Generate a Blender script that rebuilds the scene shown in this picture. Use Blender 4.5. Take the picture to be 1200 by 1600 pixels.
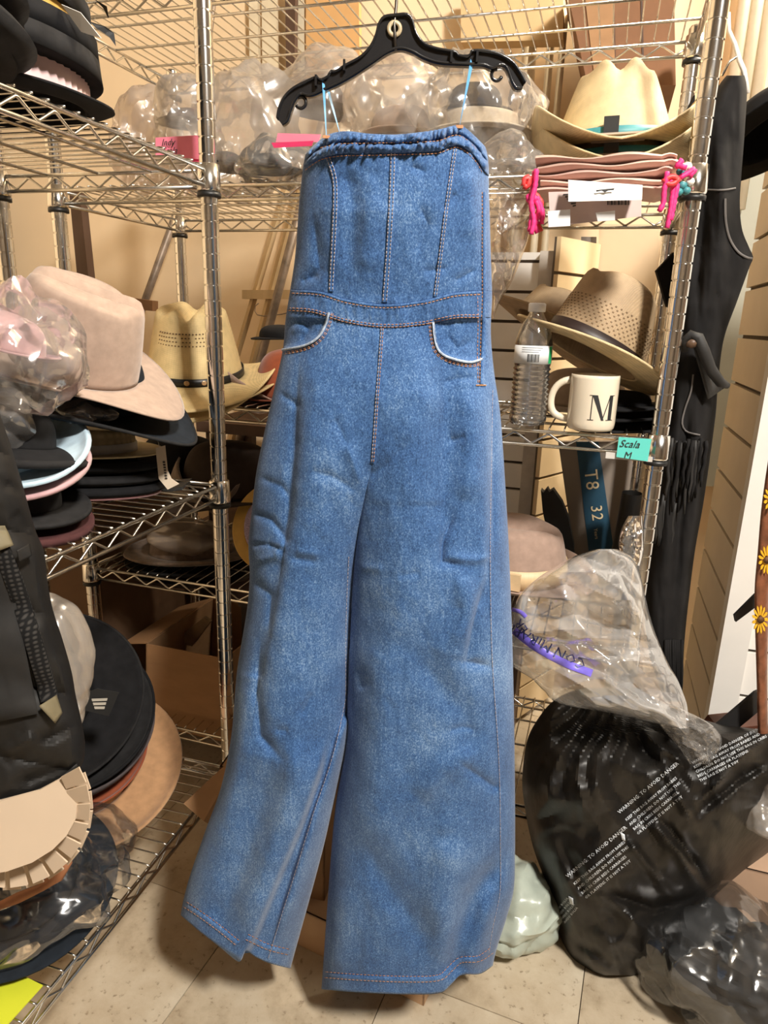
import bpy, bmesh, math, random
from mathutils import Vector, Matrix, noise
from math import sin, cos, pi, sqrt, radians, exp, floor, atan2, hypot
random.seed(7)
for o in list(bpy.data.objects): bpy.data.objects.remove(o, do_unlink=True)
scene = bpy.context.scene
COL = scene.collection

# ---------------------------------------------------------------- camera
F_PX, PITCH, ROLL, CAM_H = 1076.2, 0.2719, 0.0311, 1.15
_c, _s = cos(PITCH), sin(PITCH)
_R0, _D0, _FW = Vector((1,0,0)), Vector((0,-_s,-_c)), Vector((0,_c,-_s))
_IX = _R0*cos(ROLL) - _D0*sin(ROLL)
_IY = _R0*sin(ROLL) + _D0*cos(ROLL)
cam_data = bpy.data.cameras.new('camera'); cam = bpy.data.objects.new('camera', cam_data); COL.objects.link(cam)
cam_data.sensor_fit = 'HORIZONTAL'; cam_data.sensor_width = 36.0; cam_data.lens = F_PX/1200*36.0
cam_data.clip_start = 0.02; cam_data.clip_end = 60
m3 = Matrix((_IX, -_IY, -_FW)).transposed()
cam.matrix_world = Matrix.Translation((0,0,CAM_H)) @ m3.to_4x4()
scene.camera = cam

# ---------------------------------------------------------------- world, lamps, exposure
world = bpy.data.worlds.new('room_air'); scene.world = world; world.use_nodes = True
world.node_tree.nodes['Background'].inputs[0].default_value = (1.0, 0.93, 0.84, 1)
world.node_tree.nodes['Background'].inputs[1].default_value = 0.04
def area(name, loc, aim, size, power, color, size_y=None):
    d = bpy.data.lights.new(name, 'AREA'); d.energy = power; d.color = color; d.size = size
    if size_y: d.shape = 'RECTANGLE'; d.size_y = size_y
    o = bpy.data.objects.new(name, d); COL.objects.link(o); o.location = loc
    o.rotation_euler = (Vector(aim)-Vector(loc)).to_track_quat('-Z','Y').to_euler()
    return o
area('ceiling_lamp', (0.95, -0.75, 2.88), (0.0, 1.0, 0.8), 0.25, 132, (1.0, 0.94, 0.86), 0.35)
area('ceiling_lamp_rear', (1.35, 1.55, 2.9), (-0.3, 2.1, 0.9), 0.35, 74, (1.0, 0.88, 0.70), 0.35)
vs = scene.view_settings
vs.view_transform = 'Standard'; vs.look = 'None'; vs.gamma = 1.0; vs.exposure = 0.18; vs.use_curve_mapping = False

# ---------------------------------------------------------------- helpers
def ray(px, py):
    return (_FW + _IX*((px-600)/F_PX) + _IY*((py-800)/F_PX))
CAMP = Vector((0,0,CAM_H))
def at(px, py, Y):
    r = ray(px, py); return CAMP + r*(Y/r.y)
def atz(px, py, z):
    r = ray(px, py); return CAMP + r*((z-CAM_H)/r.z)
def proj(v):
    d = Vector(v)-CAMP; z = d.dot(_FW); return (600+F_PX*d.dot(_IX)/z, 800+F_PX*d.dot(_IY)/z)
def sstep(a, b, x):
    t = min(1, max(0, (x-a)/(b-a))); return t*t*(3-2*t)
def interp(pts, x):
    if x <= pts[0][0]: return pts[0][1]
    for (a, va), (b, vb) in zip(pts, pts[1:]):
        if x <= b: return va + (vb-va)*(x-a)/(b-a)
    return pts[-1][1]
def sinterp(pts, x):
    """Catmull-Rom through (x, v) pairs."""
    n = len(pts)
    if x <= pts[0][0]: return pts[0][1]
    if x >= pts[-1][0]: return pts[-1][1]
    for i in range(n-1):
        if x <= pts[i+1][0]:
            x0, v0 = pts[i]; x1, v1 = pts[i+1]
            t = (x-x0)/(x1-x0)
            m0 = (v1-pts[i-1][1])/(x1-pts[i-1][0])*(x1-x0) if i > 0 else v1-v0
            m1 = (pts[i+2][1]-v0)/(pts[i+2][0]-x0)*(x1-x0) if i+2 < n else v1-v0
            return (2*t**3-3*t*t+1)*v0+(t**3-2*t*t+t)*m0+(-2*t**3+3*t*t)*v1+(t**3-t*t)*m1
def thing(name, label, cat, loc=(0,0,0), group=None, rot=None, kind=None):
    o = bpy.data.objects.new(name, None); COL.objects.link(o); o.location = loc
    o.empty_display_size = 0.03
    if rot is not None: o.rotation_euler = rot
    o['label'] = label
    if cat: o['category'] = cat
    if group: o['group'] = group
    if kind: o['kind'] = kind
    return o
def tag(o, label, cat=None, group=None, kind=None):
    o['label'] = label
    if cat: o['category'] = cat
    if group: o['group'] = group
    if kind: o['kind'] = kind
    return o
def link(name, me, parent=None, loc=None, rot=None):
    o = bpy.data.objects.new(name, me); COL.objects.link(o)
    if parent is not None: o.parent = parent
    if loc is not None: o.location = loc
    if rot is not None: o.rotation_euler = rot
    return o
class MB:
    """collects verts and faces, builds one mesh object"""
    def __init__(s, off=(0,0,0)): s.v = []; s.f = []; s.mi = []; s.off = Vector(off); s.cur = 0
    def add(s, vs, fs):
        n = len(s.v); s.v += [tuple(Vector(v)-s.off) for v in vs]; s.f += [tuple(i+n for i in f) for f in fs]; s.mi += [s.cur]*len(fs); return s
    def box(s, c, size, rot=None):
        hx, hy, hz = size[0]/2, size[1]/2, size[2]/2; c = Vector(c)
        pts = [Vector((x,y,z)) for x in (-hx,hx) for y in (-hy,hy) for z in (-hz,hz)]
        if rot is not None: pts = [rot @ p for p in pts]
        return s.add([p+c for p in pts], [(0,1,3,2),(4,6,7,5),(0,4,5,1),(2,3,7,6),(0,2,6,4),(1,5,7,3)])
    def tube(s, pts, r, n=6, cap=True, closed=False):
        pts = [Vector(p) for p in pts]; N = len(pts); rs = r if isinstance(r, (list, tuple)) else [r]*N
        vs = []; up = None
        for i, p in enumerate(pts):
            if closed: t = pts[(i+1) % N]-pts[i-1]
            else: t = pts[min(i+1,N-1)]-pts[max(i-1,0)]
            t = t.normalized() if t.length > 1e-9 else Vector((0,0,1))
            if up is None: up = Vector((0,0,1)) if abs(t.z) < .9 else Vector((1,0,0))
            a = (up - t*up.dot(t))
            a = a.normalized() if a.length > 1e-6 else t.orthogonal().normalized()
            up = a; b = t.cross(a)
            for k in range(n):
                w = 2*pi*k/n; vs.append(p + a*(rs[i]*cos(w)) + b*(rs[i]*sin(w)))
        fs = []
        for i in range(N if closed else N-1):
            j = (i+1) % N
            for k in range(n): fs.append((i*n+k, i*n+(k+1)%n, j*n+(k+1)%n, j*n+k))
        if cap and not closed: fs.append(tuple(range(n-1,-1,-1))); fs.append(tuple((N-1)*n+k for k in range(n)))
        return s.add(vs, fs)
    def grid(s, fn, nu, nv, closed_u=False):
        """fn(i,j) i<nu (around), j<nv"""
        vs = [fn(i, j) for j in range(nv) for i in range(nu)]
        fs = []
        for j in range(nv-1):
            for i in range(nu if closed_u else nu-1):
                a = j*nu+i; b = j*nu+(i+1)%nu; fs.append((a, b, b+nu, a+nu))
        return s.add(vs, fs)
    def lathe(s, prof, c=(0,0,0), n=24, rot=None, capb=True, capt=True):
        c = Vector(c); vs = []
        for r, z in prof:
            for k in range(n):
                p = Vector((r*cos(2*pi*k/n), r*sin(2*pi*k/n), z))
                vs.append((rot @ p if rot is not None else p)+c)
        fs = []
        for j in range(len(prof)-1):
            for k in range(n): fs.append((j*n+k, j*n+(k+1)%n, (j+1)*n+(k+1)%n, (j+1)*n+k))
        if capb and prof[0][0] > 1e-6: fs.append(tuple(range(n-1,-1,-1)))
        if capt and prof[-1][0] > 1e-6: fs.append(tuple((len(prof)-1)*n+k for k in range(n)))
        return s.add(vs, fs)
    def prism(s, pts, d):
        """polygon pts (3d) extruded by vector d"""
        n = len(pts); pts = [Vector(p) for p in pts]; d = Vector(d)
        return s.add(pts+[p+d for p in pts], [tuple(range(n-1,-1,-1)), tuple(range(n,2*n))]+[(i,(i+1)%n,(i+1)%n+n,i+n) for i in range(n)])
    def mesh(s, name, mats, smooth=True):
        me = bpy.data.meshes.new(name); me.from_pydata(s.v, [], s.f)
        for m in (mats if isinstance(mats, (list, tuple)) else [mats]): me.materials.append(m)
        if any(s.mi): me.polygons.foreach_set('material_index', s.mi)
        if smooth: me.polygons.foreach_set('use_smooth', [True]*len(me.polygons))
        me.update(); return me
    def build(s, name, mats, parent=None, smooth=True, fix=True, sharp=None):
        me = s.mesh(name, mats, smooth)
        if fix:
            bm = bmesh.new(); bm.from_mesh(me); bmesh.ops.recalc_face_normals(bm, faces=bm.faces); bm.to_mesh(me); bm.free()
        if sharp is not None: me.set_sharp_from_angle(angle=radians(sharp))
        return link(name, me, parent)
def solid(o, t, off=0.0, sub=0):
    m = o.modifiers.new('thickness', 'SOLIDIFY'); m.thickness = t; m.offset = off
    if sub: b = o.modifiers.new('soft', 'SUBSURF'); b.levels = sub; b.render_levels = sub
    return o
def bevel(o, w, seg=2):
    m = o.modifiers.new('bevel', 'BEVEL'); m.width = w; m.segments = seg; m.limit_method = 'ANGLE'; return o

# ---------------------------------------------------------------- materials
def _mat(name):
    m = bpy.data.materials.new(name); m.use_nodes = True; nt = m.node_tree
    return m, nt, nt.nodes['Principled BSDF']
def _coords(nt, scale=(1,1,1)):
    tc = nt.nodes.new('ShaderNodeTexCoord'); mp = nt.nodes.new('ShaderNodeMapping'); mp.inputs['Scale'].default_value = scale
    nt.links.new(tc.outputs['Object'], mp.inputs['Vector']); return mp.outputs['Vector']
def _noise(nt, vec, scale, detail=4, rough=.55):
    n = nt.nodes.new('ShaderNodeTexNoise'); n.inputs['Scale'].default_value = scale; n.inputs['Detail'].default_value = detail; n.inputs['Roughness'].default_value = rough
    nt.links.new(vec, n.inputs['Vector']); return n
def _ramp(nt, fac, stops):
    r = nt.nodes.new('ShaderNodeValToRGB'); e = r.color_ramp.elements
    e[0].position, e[0].color = stops[0][0], (*stops[0][1], 1); e[1].position, e[1].color = stops[-1][0], (*stops[-1][1], 1)
    for p, c in stops[1:-1]:
        q = e.new(p); q.color = (*c, 1)
    nt.links.new(fac, r.inputs['Fac']); return r.outputs['Color']
def _bump(nt, b, h, strength, dist):
    u = nt.nodes.new('ShaderNodeBump'); u.inputs['Strength'].default_value = strength; u.inputs['Distance'].default_value = dist
    nt.links.new(h, u.inputs['Height']); nt.links.new(u.outputs['Normal'], b.inputs['Normal'])
def sh(c, k): return tuple(min(1, x*k) for x in c)
def surf(name, col, rough=.6, metal=0, var=.12, vscale=30, bump=.0, bscale=200, bdist=.001, spec=.5, scale=(1,1,1), sheen=0, coat=0, detail=4):
    m, nt, b = _mat(name); v = _coords(nt, scale); n = _noise(nt, v, vscale, detail)
    nt.links.new(_ramp(nt, n.outputs['Fac'], [(.3, sh(col, 1-var)), (.7, sh(col, 1+var))]), b.inputs['Base Color'])
    b.inputs['Roughness'].default_value = rough; b.inputs['Metallic'].default_value = metal
    b.inputs['Specular IOR Level'].default_value = spec; b.inputs['Sheen Weight'].default_value = sheen; b.inputs['Coat Weight'].default_value = coat
    if bump: _bump(nt, b, _noise(nt, v, bscale, 3).outputs['Fac'], bump, bdist)
    return m
def plastic_film(name, tint=(.9,.9,.9), haze=.25, rough=.16, gloss=.35, hazecol=(.85,.83,.8), bump=.5, crease=.35, scale=15, stretch=(1,1.2,.35), tilt=.5):
    """thin crinkled film: see-through, slightly milky, whiter along its creases, shiny"""
    m = bpy.data.materials.new(name); m.use_nodes = True; nt = m.node_tree; nt.nodes.clear()
    out = nt.nodes.new('ShaderNodeOutputMaterial'); tr = nt.nodes.new('ShaderNodeBsdfTransparent'); tr.inputs[0].default_value = (*tint, 1)
    df = nt.nodes.new('ShaderNodeBsdfDiffuse'); df.inputs[0].default_value = (*hazecol, 1)
    tl = nt.nodes.new('ShaderNodeBsdfTranslucent'); tl.inputs[0].default_value = (*hazecol, 1)
    dm = nt.nodes.new('ShaderNodeMixShader'); dm.inputs[0].default_value = .4
    nt.links.new(df.outputs[0], dm.inputs[1]); nt.links.new(tl.outputs[0], dm.inputs[2])
    tc = nt.nodes.new('ShaderNodeTexCoord'); mp = nt.nodes.new('ShaderNodeMapping'); mp.inputs['Scale'].default_value = stretch; mp.inputs['Rotation'].default_value = (.2, tilt, .3)
    nt.links.new(tc.outputs['Object'], mp.inputs['Vector'])
    n = nt.nodes.new('ShaderNodeTexNoise'); n.noise_type = 'RIDGED_MULTIFRACTAL'; n.normalize = True
    n.inputs['Scale'].default_value = scale; n.inputs['Detail'].default_value = 3; n.inputs['Roughness'].default_value = .55; n.inputs['Distortion'].default_value = .6
    nt.links.new(mp.outputs[0], n.inputs['Vector'])
    mr = nt.nodes.new('ShaderNodeMapRange'); mr.interpolation_type = 'SMOOTHSTEP'; mr.inputs['From Min'].default_value = .55; mr.inputs['From Max'].default_value = .95
    mr.inputs['To Min'].default_value = haze; mr.inputs['To Max'].default_value = min(1, haze+crease); nt.links.new(n.outputs['Fac'], mr.inputs['Value'])
    a = nt.nodes.new('ShaderNodeMixShader'); nt.links.new(mr.outputs[0], a.inputs[0]); nt.links.new(tr.outputs[0], a.inputs[1]); nt.links.new(dm.outputs[0], a.inputs[2])
    gl = nt.nodes.new('ShaderNodeBsdfGlossy'); gl.inputs['Roughness'].default_value = rough; gl.inputs[0].default_value = (1,1,1,1)
    fr = nt.nodes.new('ShaderNodeFresnel'); fr.inputs[0].default_value = 1.45
    mu = nt.nodes.new('ShaderNodeMath'); mu.operation = 'MULTIPLY_ADD'; mu.inputs[1].default_value = gloss; mu.inputs[2].default_value = gloss*.12; mu.use_clamp = True
    nt.links.new(fr.outputs[0], mu.inputs[0])
    g = nt.nodes.new('ShaderNodeMixShader'); nt.links.new(mu.outputs[0], g.inputs[0]); nt.links.new(a.outputs[0], g.inputs[1]); nt.links.new(gl.outputs[0], g.inputs[2])
    bu = nt.nodes.new('ShaderNodeBump'); bu.inputs['Strength'].default_value = bump; bu.inputs['Distance'].default_value = .012
    nt.links.new(n.outputs['Fac'], bu.inputs['Height']); nt.links.new(bu.outputs[0], gl.inputs['Normal']); nt.links.new(bu.outputs[0], df.inputs['Normal'])
    nt.links.new(g.outputs[0], out.inputs[0]); return m

CHROME = surf('chrome', (.80,.79,.76), .16, 1, .06, 40)
CHROME_DULL = surf('chrome_wire', (.70,.68,.63), .24, 1, .10, 60)
BLACK_RUBBER = surf('black_plastic', (.012,.012,.012), .45, 0, .2, 40)
# ---------------------------------------------------------------- the setting
YAW = 0.2989
U = Vector((cos(YAW), -sin(YAW), 0)); V = Vector((sin(YAW), cos(YAW), 0)); ZU = Vector((0,0,1))
A0 = Vector((-0.678, 1.503, 0)); LU, DU = 48*.0254-.03, 18*.0254-.03
def unit(u, v, z): return A0 + U*u + V*v + ZU*z
RU = Matrix((U, V, ZU)).transposed()          # local axes of the rear unit and of the room
# floor: vinyl tiles
def tile_mat():
    m, nt, b = _mat('vinyl_tile'); v = _coords(nt)
    n1 = _noise(nt, v, 9, 6, .65); n2 = _noise(nt, v, 70, 4, .6)
    base = _ramp(nt, n1.outputs['Fac'], [(.25,(.30,.225,.14)),(.48,(.50,.41,.29)),(.75,(.62,.54,.41))])
    st = _ramp(nt, n2.outputs['Fac'], [(.26,(.20,.13,.07)),(.40,(1,1,1)),(1,(1,1,1))])
    mx = nt.nodes.new('ShaderNodeMix'); mx.data_type = 'RGBA'; mx.blend_type = 'MULTIPLY'; mx.inputs['Factor'].default_value = .75
    nt.links.new(base, mx.inputs[6]); nt.links.new(st, mx.inputs[7]); nt.links.new(mx.outputs[2], b.inputs['Base Color'])
    b.inputs['Roughness'].default_value = .42; _bump(nt, b, n2.outputs['Fac'], .12, .001); return m
TILE = tile_mat()
GROUT = surf('tile_joint', (.10,.075,.05), .8, 0, .2, 50)
fl = MB().box((0,0,-.02), (6.4,6.4,.03)).build('floor', GROUT, smooth=False); fl['kind'] = 'structure'
fl.location = (0,1.2,0); fl['label'] = 'worn beige vinyl tile floor with dark specks'
ts = .325
tm = None
org = atz(327, 1498, 0)
tmb = MB().box((0,0,-.0035), (ts-.0016, ts-.0016, .006)); tme = tmb.mesh('tile', TILE, False)
th = radians(21)
for i in range(-7, 8):
    for j in range(-5, 9):
        p = org + Vector((cos(th),-sin(th),0))*((i+.5)*ts) + Vector((sin(th),cos(th),0))*((j+.82)*ts)
        if hypot(p.x, p.y-1.2) > 2.2: continue
        t = link('tile', tme, fl, (p.x, p.y-1.2, .0)); t.rotation_euler = (0,0,-th)
WALLC = surf('cream_wall', (.80,.62,.40), .75, 0, .05, 3, .15, 120, .0006)
wb = MB()
wc = unit(LU/2+.4, DU+.52, 1.5); wb.box(wc, (5.4,.08,3.0), RU)
o = wb.build('wall_back', WALLC, smooth=False); o['kind'] = 'structure'; o['label'] = 'cream painted back wall behind the shelving'
wl = MB().box(unit(-1.15, -.6, 1.5), (.08, 2.3, 3.0), RU)
o = wl.build('wall_left', WALLC, smooth=False); o['kind'] = 'structure'; o['label'] = 'cream side wall beyond the left shelving'
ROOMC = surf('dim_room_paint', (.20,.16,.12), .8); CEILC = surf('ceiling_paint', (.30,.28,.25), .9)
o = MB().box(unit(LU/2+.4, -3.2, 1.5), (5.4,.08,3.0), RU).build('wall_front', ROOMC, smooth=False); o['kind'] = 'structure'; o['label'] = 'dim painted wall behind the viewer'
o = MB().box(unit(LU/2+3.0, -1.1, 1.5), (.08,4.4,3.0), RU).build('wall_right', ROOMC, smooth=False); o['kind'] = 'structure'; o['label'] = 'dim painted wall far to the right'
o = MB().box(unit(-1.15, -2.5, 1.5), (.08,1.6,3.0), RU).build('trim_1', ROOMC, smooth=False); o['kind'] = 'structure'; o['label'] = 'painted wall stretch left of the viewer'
o = MB().box(unit(LU/2+.4, -1.1, 3.02), (6.0,5.0,.06), RU).build('ceiling', CEILC, smooth=False); o['kind'] = 'structure'; o['label'] = 'pale ceiling above the stock room'
# siding-like ridges on the back wall (far left, faint horizontal boards)
bb = MB().box(unit(LU/2+.4, DU+.47, .06), (5.3,.014,.12), RU).build('baseboard_back', surf('baseboard_paint', (.55,.40,.24), .6), smooth=False); o = bb; o['kind'] = 'structure'; o['label'] = 'tan baseboard along the back wall'

# ---------------------------------------------------------------- wire shelving
PR = .0146
def post_mesh(h):
    prof = [(PR*.6, 0), (PR, .004)]
    z = .03
    while z < h-.01:
        prof += [(PR, z-.0016), (PR*.86, z-.0006), (PR*.86, z+.0006), (PR, z+.0016)]; z += .0254
    prof += [(PR, h-.004), (PR*.8, h)]
    me = MB().lathe(prof, n=16).mesh('post', CHROME); me.set_sharp_from_angle(angle=radians(25)); return me
def shelf_meshes(L, D):
    """meshes in local coords, origin at left-front post, top of deck at z=0"""
    out = []
    g = .016; x0, x1, y0, y1 = g*.2, L-g*.2, -.001, D+.001
    zt, zb = -.005, -.030
    deck = MB(); n = int(L/.0254)
    for i in range(1, n):
        x = L*i/n; deck.tube([(x, y0-.002, .0), (x, y0+.006, .0015), (x, y1-.006, .0015), (x, y1+.002, .0)], .0016, 5)
    out.append(('deck', deck.mesh('deck', CHROME_DULL)))
    sides = [((x0,y0),(x1,y0)), ((x0,y1),(x1,y1)), ((0,.01),(0,D-.01)), ((L,.01),(L,D-.01))]
    for k, (a, b) in enumerate(sides):
        up = MB().tube([(a[0],a[1],zt),(b[0],b[1],zt)], .0033, 8)
        lo = MB().tube([(a[0],a[1],zb),(b[0],b[1],zb)], .0033, 8)
        ln = hypot(b[0]-a[0], b[1]-a[1]); m = max(2, int(round(ln/.060))); pts = []
        for i in range(2*m+1):
            t = i/(2*m); pts.append((a[0]+(b[0]-a[0])*t, a[1]+(b[1]-a[1])*t, zt-.003 if i % 2 == 0 else zb+.003))
        # rounded zigzag
        rp = []
        for i in range(len(pts)-1):
            p, q = Vector(pts[i]), Vector(pts[i+1]); rp += [p.lerp(q, .08), p.lerp(q, .92)]
        tw = MB().tube(rp, .0021, 6)
        out += [('rail', up.mesh('rail', CHROME_DULL)), ('rail', lo.mesh('rail', CHROME_DULL)), ('truss_wire', tw.mesh('truss_wire', CHROME_DULL))]
    for k in (1,2,3):
        y = D*k/4; out.append(('support_rod', MB().tube([(0,y,-.0045),(L,y,-.0045)], .0026, 8).mesh('support_rod', CHROME_DULL)))
    return out
col_me = MB().lathe([(PR*1.02,-.042),(PR*1.32,-.042),(PR*1.38,-.038),(PR*1.25,0.0),(PR*1.02,.001)], n=18, capb=False, capt=False).mesh('collar', CHROME)
ring_me = MB().lathe([(PR*1.01,-.0505),(PR*1.36,-.0505),(PR*1.36,-.043),(PR*1.01,-.043)], n=18, capb=False, capt=False).mesh('wedge_ring', BLACK_RUBBER)
def shelving(label, origin, rotz, L, D, h, levels, group):
    t = thing('wire_shelving_unit', label, 'shelving', origin, group, (0,0,rotz))
    pm = post_mesh(h)
    for (x, y) in ((0,0),(L,0),(0,D),(L,D)):
        p = link('post', pm, t, (x,y,0))
        for z in levels:
            c = link('collar', col_me, p, (0,0,z+.004)); link('wedge_ring', ring_me, p, (0,0,z+.004))
    sm = shelf_meshes(L, D)
    for z in levels:
        s = link('wire_shelf', sm[0][1], t, (0,0,z)); s['label'] = 'chrome wire shelf deck'
        for nm, me in sm[1:]: link(nm, me, s)
    return t
dz = .048                                                       # ring bottom -> deck top
BL = [0.204, .533+dz, .926+dz, 1.338+dz, 1.654+dz]              # rear unit decks
shelving('tall chrome wire shelving unit along the cream back wall', A0, -YAW, LU, DU, 1.655+dz+.02, BL, 'chrome wire shelving units')
E0 = Vector((-0.308, 1.246, 0)); YL = .2721
DL = [.238, .8015+dz, 1.336+dz, 1.66+dz]
# the left unit: long side runs toward the camera; local x = toward camera, local y = to the left
LL = 36*.0254-.03
UL = Vector((-sin(YL), -cos(YL), 0)); VL = Vector((-cos(YL), sin(YL), 0))
def lunit(u, v, z): return E0 + UL*u + VL*v + ZU*z
# x axis = UL, y axis must be right-handed: z cross x
rotL = atan2(UL.y, UL.x)
yax = Vector((-sin(rotL), cos(rotL), 0))
sgn = 1 if yax.dot(VL) > 0 else -1
orgL = E0 if sgn > 0 else E0 + VL*DU
shelving('chrome wire shelving unit at left, running toward the viewer', orgL, rotL, LL, DU, 1.74, DL, 'chrome wire shelving units')
# ---------------------------------------------------------------- denim jumpsuit on a black hanger
import numpy as np
def _h(ix, iy, seed):
    n = (ix.astype(np.int64)*374761393 + iy.astype(np.int64)*668265263 + seed*974634777) & 0xffffffff
    n = ((n ^ (n >> 13))*1274126177) & 0xffffffff
    return ((n ^ (n >> 16)) & 0xffff)/65535.0
def vnoise(x, y, seed=0):
    x = np.asarray(x, float); y = np.asarray(y, float)
    ix, iy = np.floor(x), np.floor(y); fx, fy = x-ix, y-iy
    fx = fx*fx*fx*(fx*(fx*6-15)+10); fy = fy*fy*fy*(fy*(fy*6-15)+10)
    a, b, c, d = _h(ix,iy,seed), _h(ix+1,iy,seed), _h(ix,iy+1,seed), _h(ix+1,iy+1,seed)
    return (a+(b-a)*fx)*(1-fy)+(c+(d-c)*fx)*fy - .5
def fbm(x, y, seed=0, o=3):
    r = 0; a = 1
    for k in range(o): r = r + a*vnoise(x*2**k, y*2**k, seed+k*17); a *= .5
    return r
def tri(x): return 2*np.abs(2*(x-np.floor(x+.5)))-1
def polydist(x, y, pts):
    """distance to polyline and the parameter 0..1 along it"""
    best = np.full(np.shape(x), 1e9); tt = np.zeros(np.shape(x)); n = len(pts)-1
    for i in range(n):
        ax, ay = pts[i]; bx, by = pts[i+1]; dx, dy = bx-ax, by-ay; L = dx*dx+dy*dy
        t = np.clip(((x-ax)*dx+(y-ay)*dy)/L, 0, 1); d = np.hypot(x-ax-t*dx, y-ay-t*dy)
        m = d < best; best = np.where(m, d, best); tt = np.where(m, (i+t)/n, tt)
    return best, tt
def nstep(a, b, x):
    t = np.clip((x-a)/(b-a), 0, 1); return t*t*(3-2*t)
# pixel-measured pattern of the garment, hung in the vertical plane Y = YD
YD = 0.905
LEFT = [(205,497),(235,480),(300,470),(400,462),(455,454),(500,447),(545,443),(600,431),(680,413),(740,401),(800,394),(850,389),(900,391),(950,387),(1050,371),(1150,362),(1230,346),(1300,321),(1380,294),(1430,283),(1560,270)]
RIGHT = [(196,735),(235,759),(300,763),(400,766),(460,768),(520,766),(580,771),(640,780),(700,785),(780,790),(850,794),(950,798),(1050,801),(1150,803),(1250,804),(1330,804),(1390,802),(1430,792),(1500,771),(1560,765)]
MIDC = [(490,598),(511,597),(600,590),(720,582),(760,574),(850,556),(960,546),(1100,541),(1160,540),(1250,526),(1320,519),(1545,503)]   # left edge of the right leg
MIDL = [(490,598),(511,597),(600,590),(720,582),(760,575),(850,560),(960,552),(1100,546),(1160,541),(1200,533),(1330,503),(1510,454)]   # right edge of the left leg
def npc(pts):
    xs = np.array([p[0] for p in pts], float); ys = np.array([p[1] for p in pts], float)
    tab = np.arange(xs[0], xs[-1]+1, 2.0); v = np.array([sinterp(pts, t) for t in tab])
    return lambda q: np.interp(q, tab, v)
fL, fR, fMC, fML = npc(LEFT), npc(RIGHT), npc(MIDC), npc(MIDL)
FOLDS = [ # pts, width px, amplitude m (toward viewer), sharp
 ([(468,560),(462,700),(452,800),(440,880)], 12, -.0075),
 ([(505,600),(490,760),(462,930),(440,1050),(400,1300)], 48, .014),
 ([(438,615),(470,636)], 6, -.004), ([(405,745),(440,760),(452,775)], 7, -.0045), ([(392,800),(425,812),(448,842)], 7, -.006),
 ([(388,852),(420,850),(445,862)], 6, -.0065), ([(395,878),(430,868),(446,838)], 8, .006),
 ([(392,905),(425,930),(420,990)], 9, -.006), ([(455,872),(498,878)], 7, -.0035), ([(460,860),(500,866)], 7, .003),
 ([(408,1000),(402,1080),(408,1150),(440,1185)], 12, -.011), ([(380,1060),(372,1180),(345,1300)], 16, .009),
 ([(430,1140),(452,1142)], 6, -.004), ([(425,1180),(400,1290),(360,1400),(330,1450)], 26, -.012),
 ([(470,1100),(455,1240),(405,1380),(375,1460)], 24, .013),
 ([(500,1260),(470,1370),(430,1490)], 18, .008),
 ([(690,520),(692,640),(688,760),(690,850)], 26, -.013), ([(735,600),(742,700),(735,790)], 24, .011),
 ([(640,560),(640,760),(630,1000)], 55, .010), ([(700,690),(730,682)], 7, -.004), ([(690,600),(715,592),(745,590)], 6, -.004),
 ([(710,800),(692,845),(690,878),(730,886)], 8, -.008), ([(700,870),(745,875),(768,868)], 7, .005), ([(757,905),(740,970),(728,1034),(768,1042)], 8, -.010),
 ([(715,890),(735,950),(712,1020)], 16, .008), ([(768,600),(770,870)], 8, -.006),
 ([(700,1142),(722,1136),(744,1140)], 6, -.004), ([(640,1010),(720,1110),(745,1180)], 22, -.008), ([(560,1040),(568,1080)], 12, -.006), ([(600,990),(590,1150),(575,1380)], 34, .010),
 ([(715,1190),(760,1222),(780,1235)], 9, -.008), ([(650,1250),(690,1200),(750,1185)], 20, .007), ([(560,1300),(620,1400),(690,1500)], 24, -.009), ([(700,1300),(690,1400),(700,1520)], 30, .013),
 ([(790,1330),(740,1400),(712,1480),(705,1540)], 17, -.016), ([(770,1400),(750,1470),(742,1520)], 15, .010), ([(535,1380),(520,1530)], 24, .008),
 ([(470,1120),(490,1080)], 9, -.004), ([(575,745),(600,730),(640,690)], 10, -.004), ([(560,770),(520,745),(480,735)], 10, -.0035),
 ([(540,690),(565,760)], 10, .004), ([(520,650),(545,700)], 12, -.004), ([(620,900),(660,895)], 8, -.003), ([(560,885),(600,890)], 8, .003),
 # bodice
 ([(540,260),(552,320),(548,420)], 16, -.006), ([(580,300),(575,430)], 20, .005), ([(655,320),(668,350),(650,400)], 10, -.0045), ([(690,330),(715,300)], 9, -.004),
 ([(490,330),(500,420),(480,440)], 12, -.005), ([(735,260),(742,380)], 18, .007), ([(660,425),(700,418)], 8, -.003), ([(640,260),(668,270)], 9, -.004), ([(470,440),(500,430)], 6, -.003), ([(710,440),(745,420)], 7, -.0035),
 ([(465,500),(485,515),(470,535)], 7, -.004), ([(695,520),(715,545),(740,530)], 7, -.004), ([(455,520),(480,505)], 6, .003)]
STEPS = [ # cloth left of the path (seen walking down it, positive side) overlaps the cloth beyond
 ([(512,1150),(500,1205),(470,1290),(432,1380),(396,1470),(376,1502)], 2.0, 60, .026),
 ([(540,1120),(528,1150),(513,1203),(490,1270),(460,1367),(440,1430),(416,1505)], 2.0, 40, -.001),
 ([(416,1505),(440,1430),(460,1367),(490,1270),(513,1203),(528,1150),(540,1120)], 2.0, 40, .024),
 ([(466,560),(463,700),(455,800),(447,850)], 3.0, 40, -.009),
 ([(447,850),(440,900),(420,1000),(408,1060)], 3.0, 40, -.009),
 ([(684,520),(690,640),(688,790)], 4.0, 50, .008),
 ([(768,610),(764,740),(757,905),(728,1034)], 2.5, 40, .007)]
POCK_L = [(514,488),(508,508),(498,526),(478,539),(440,547)]
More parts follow.
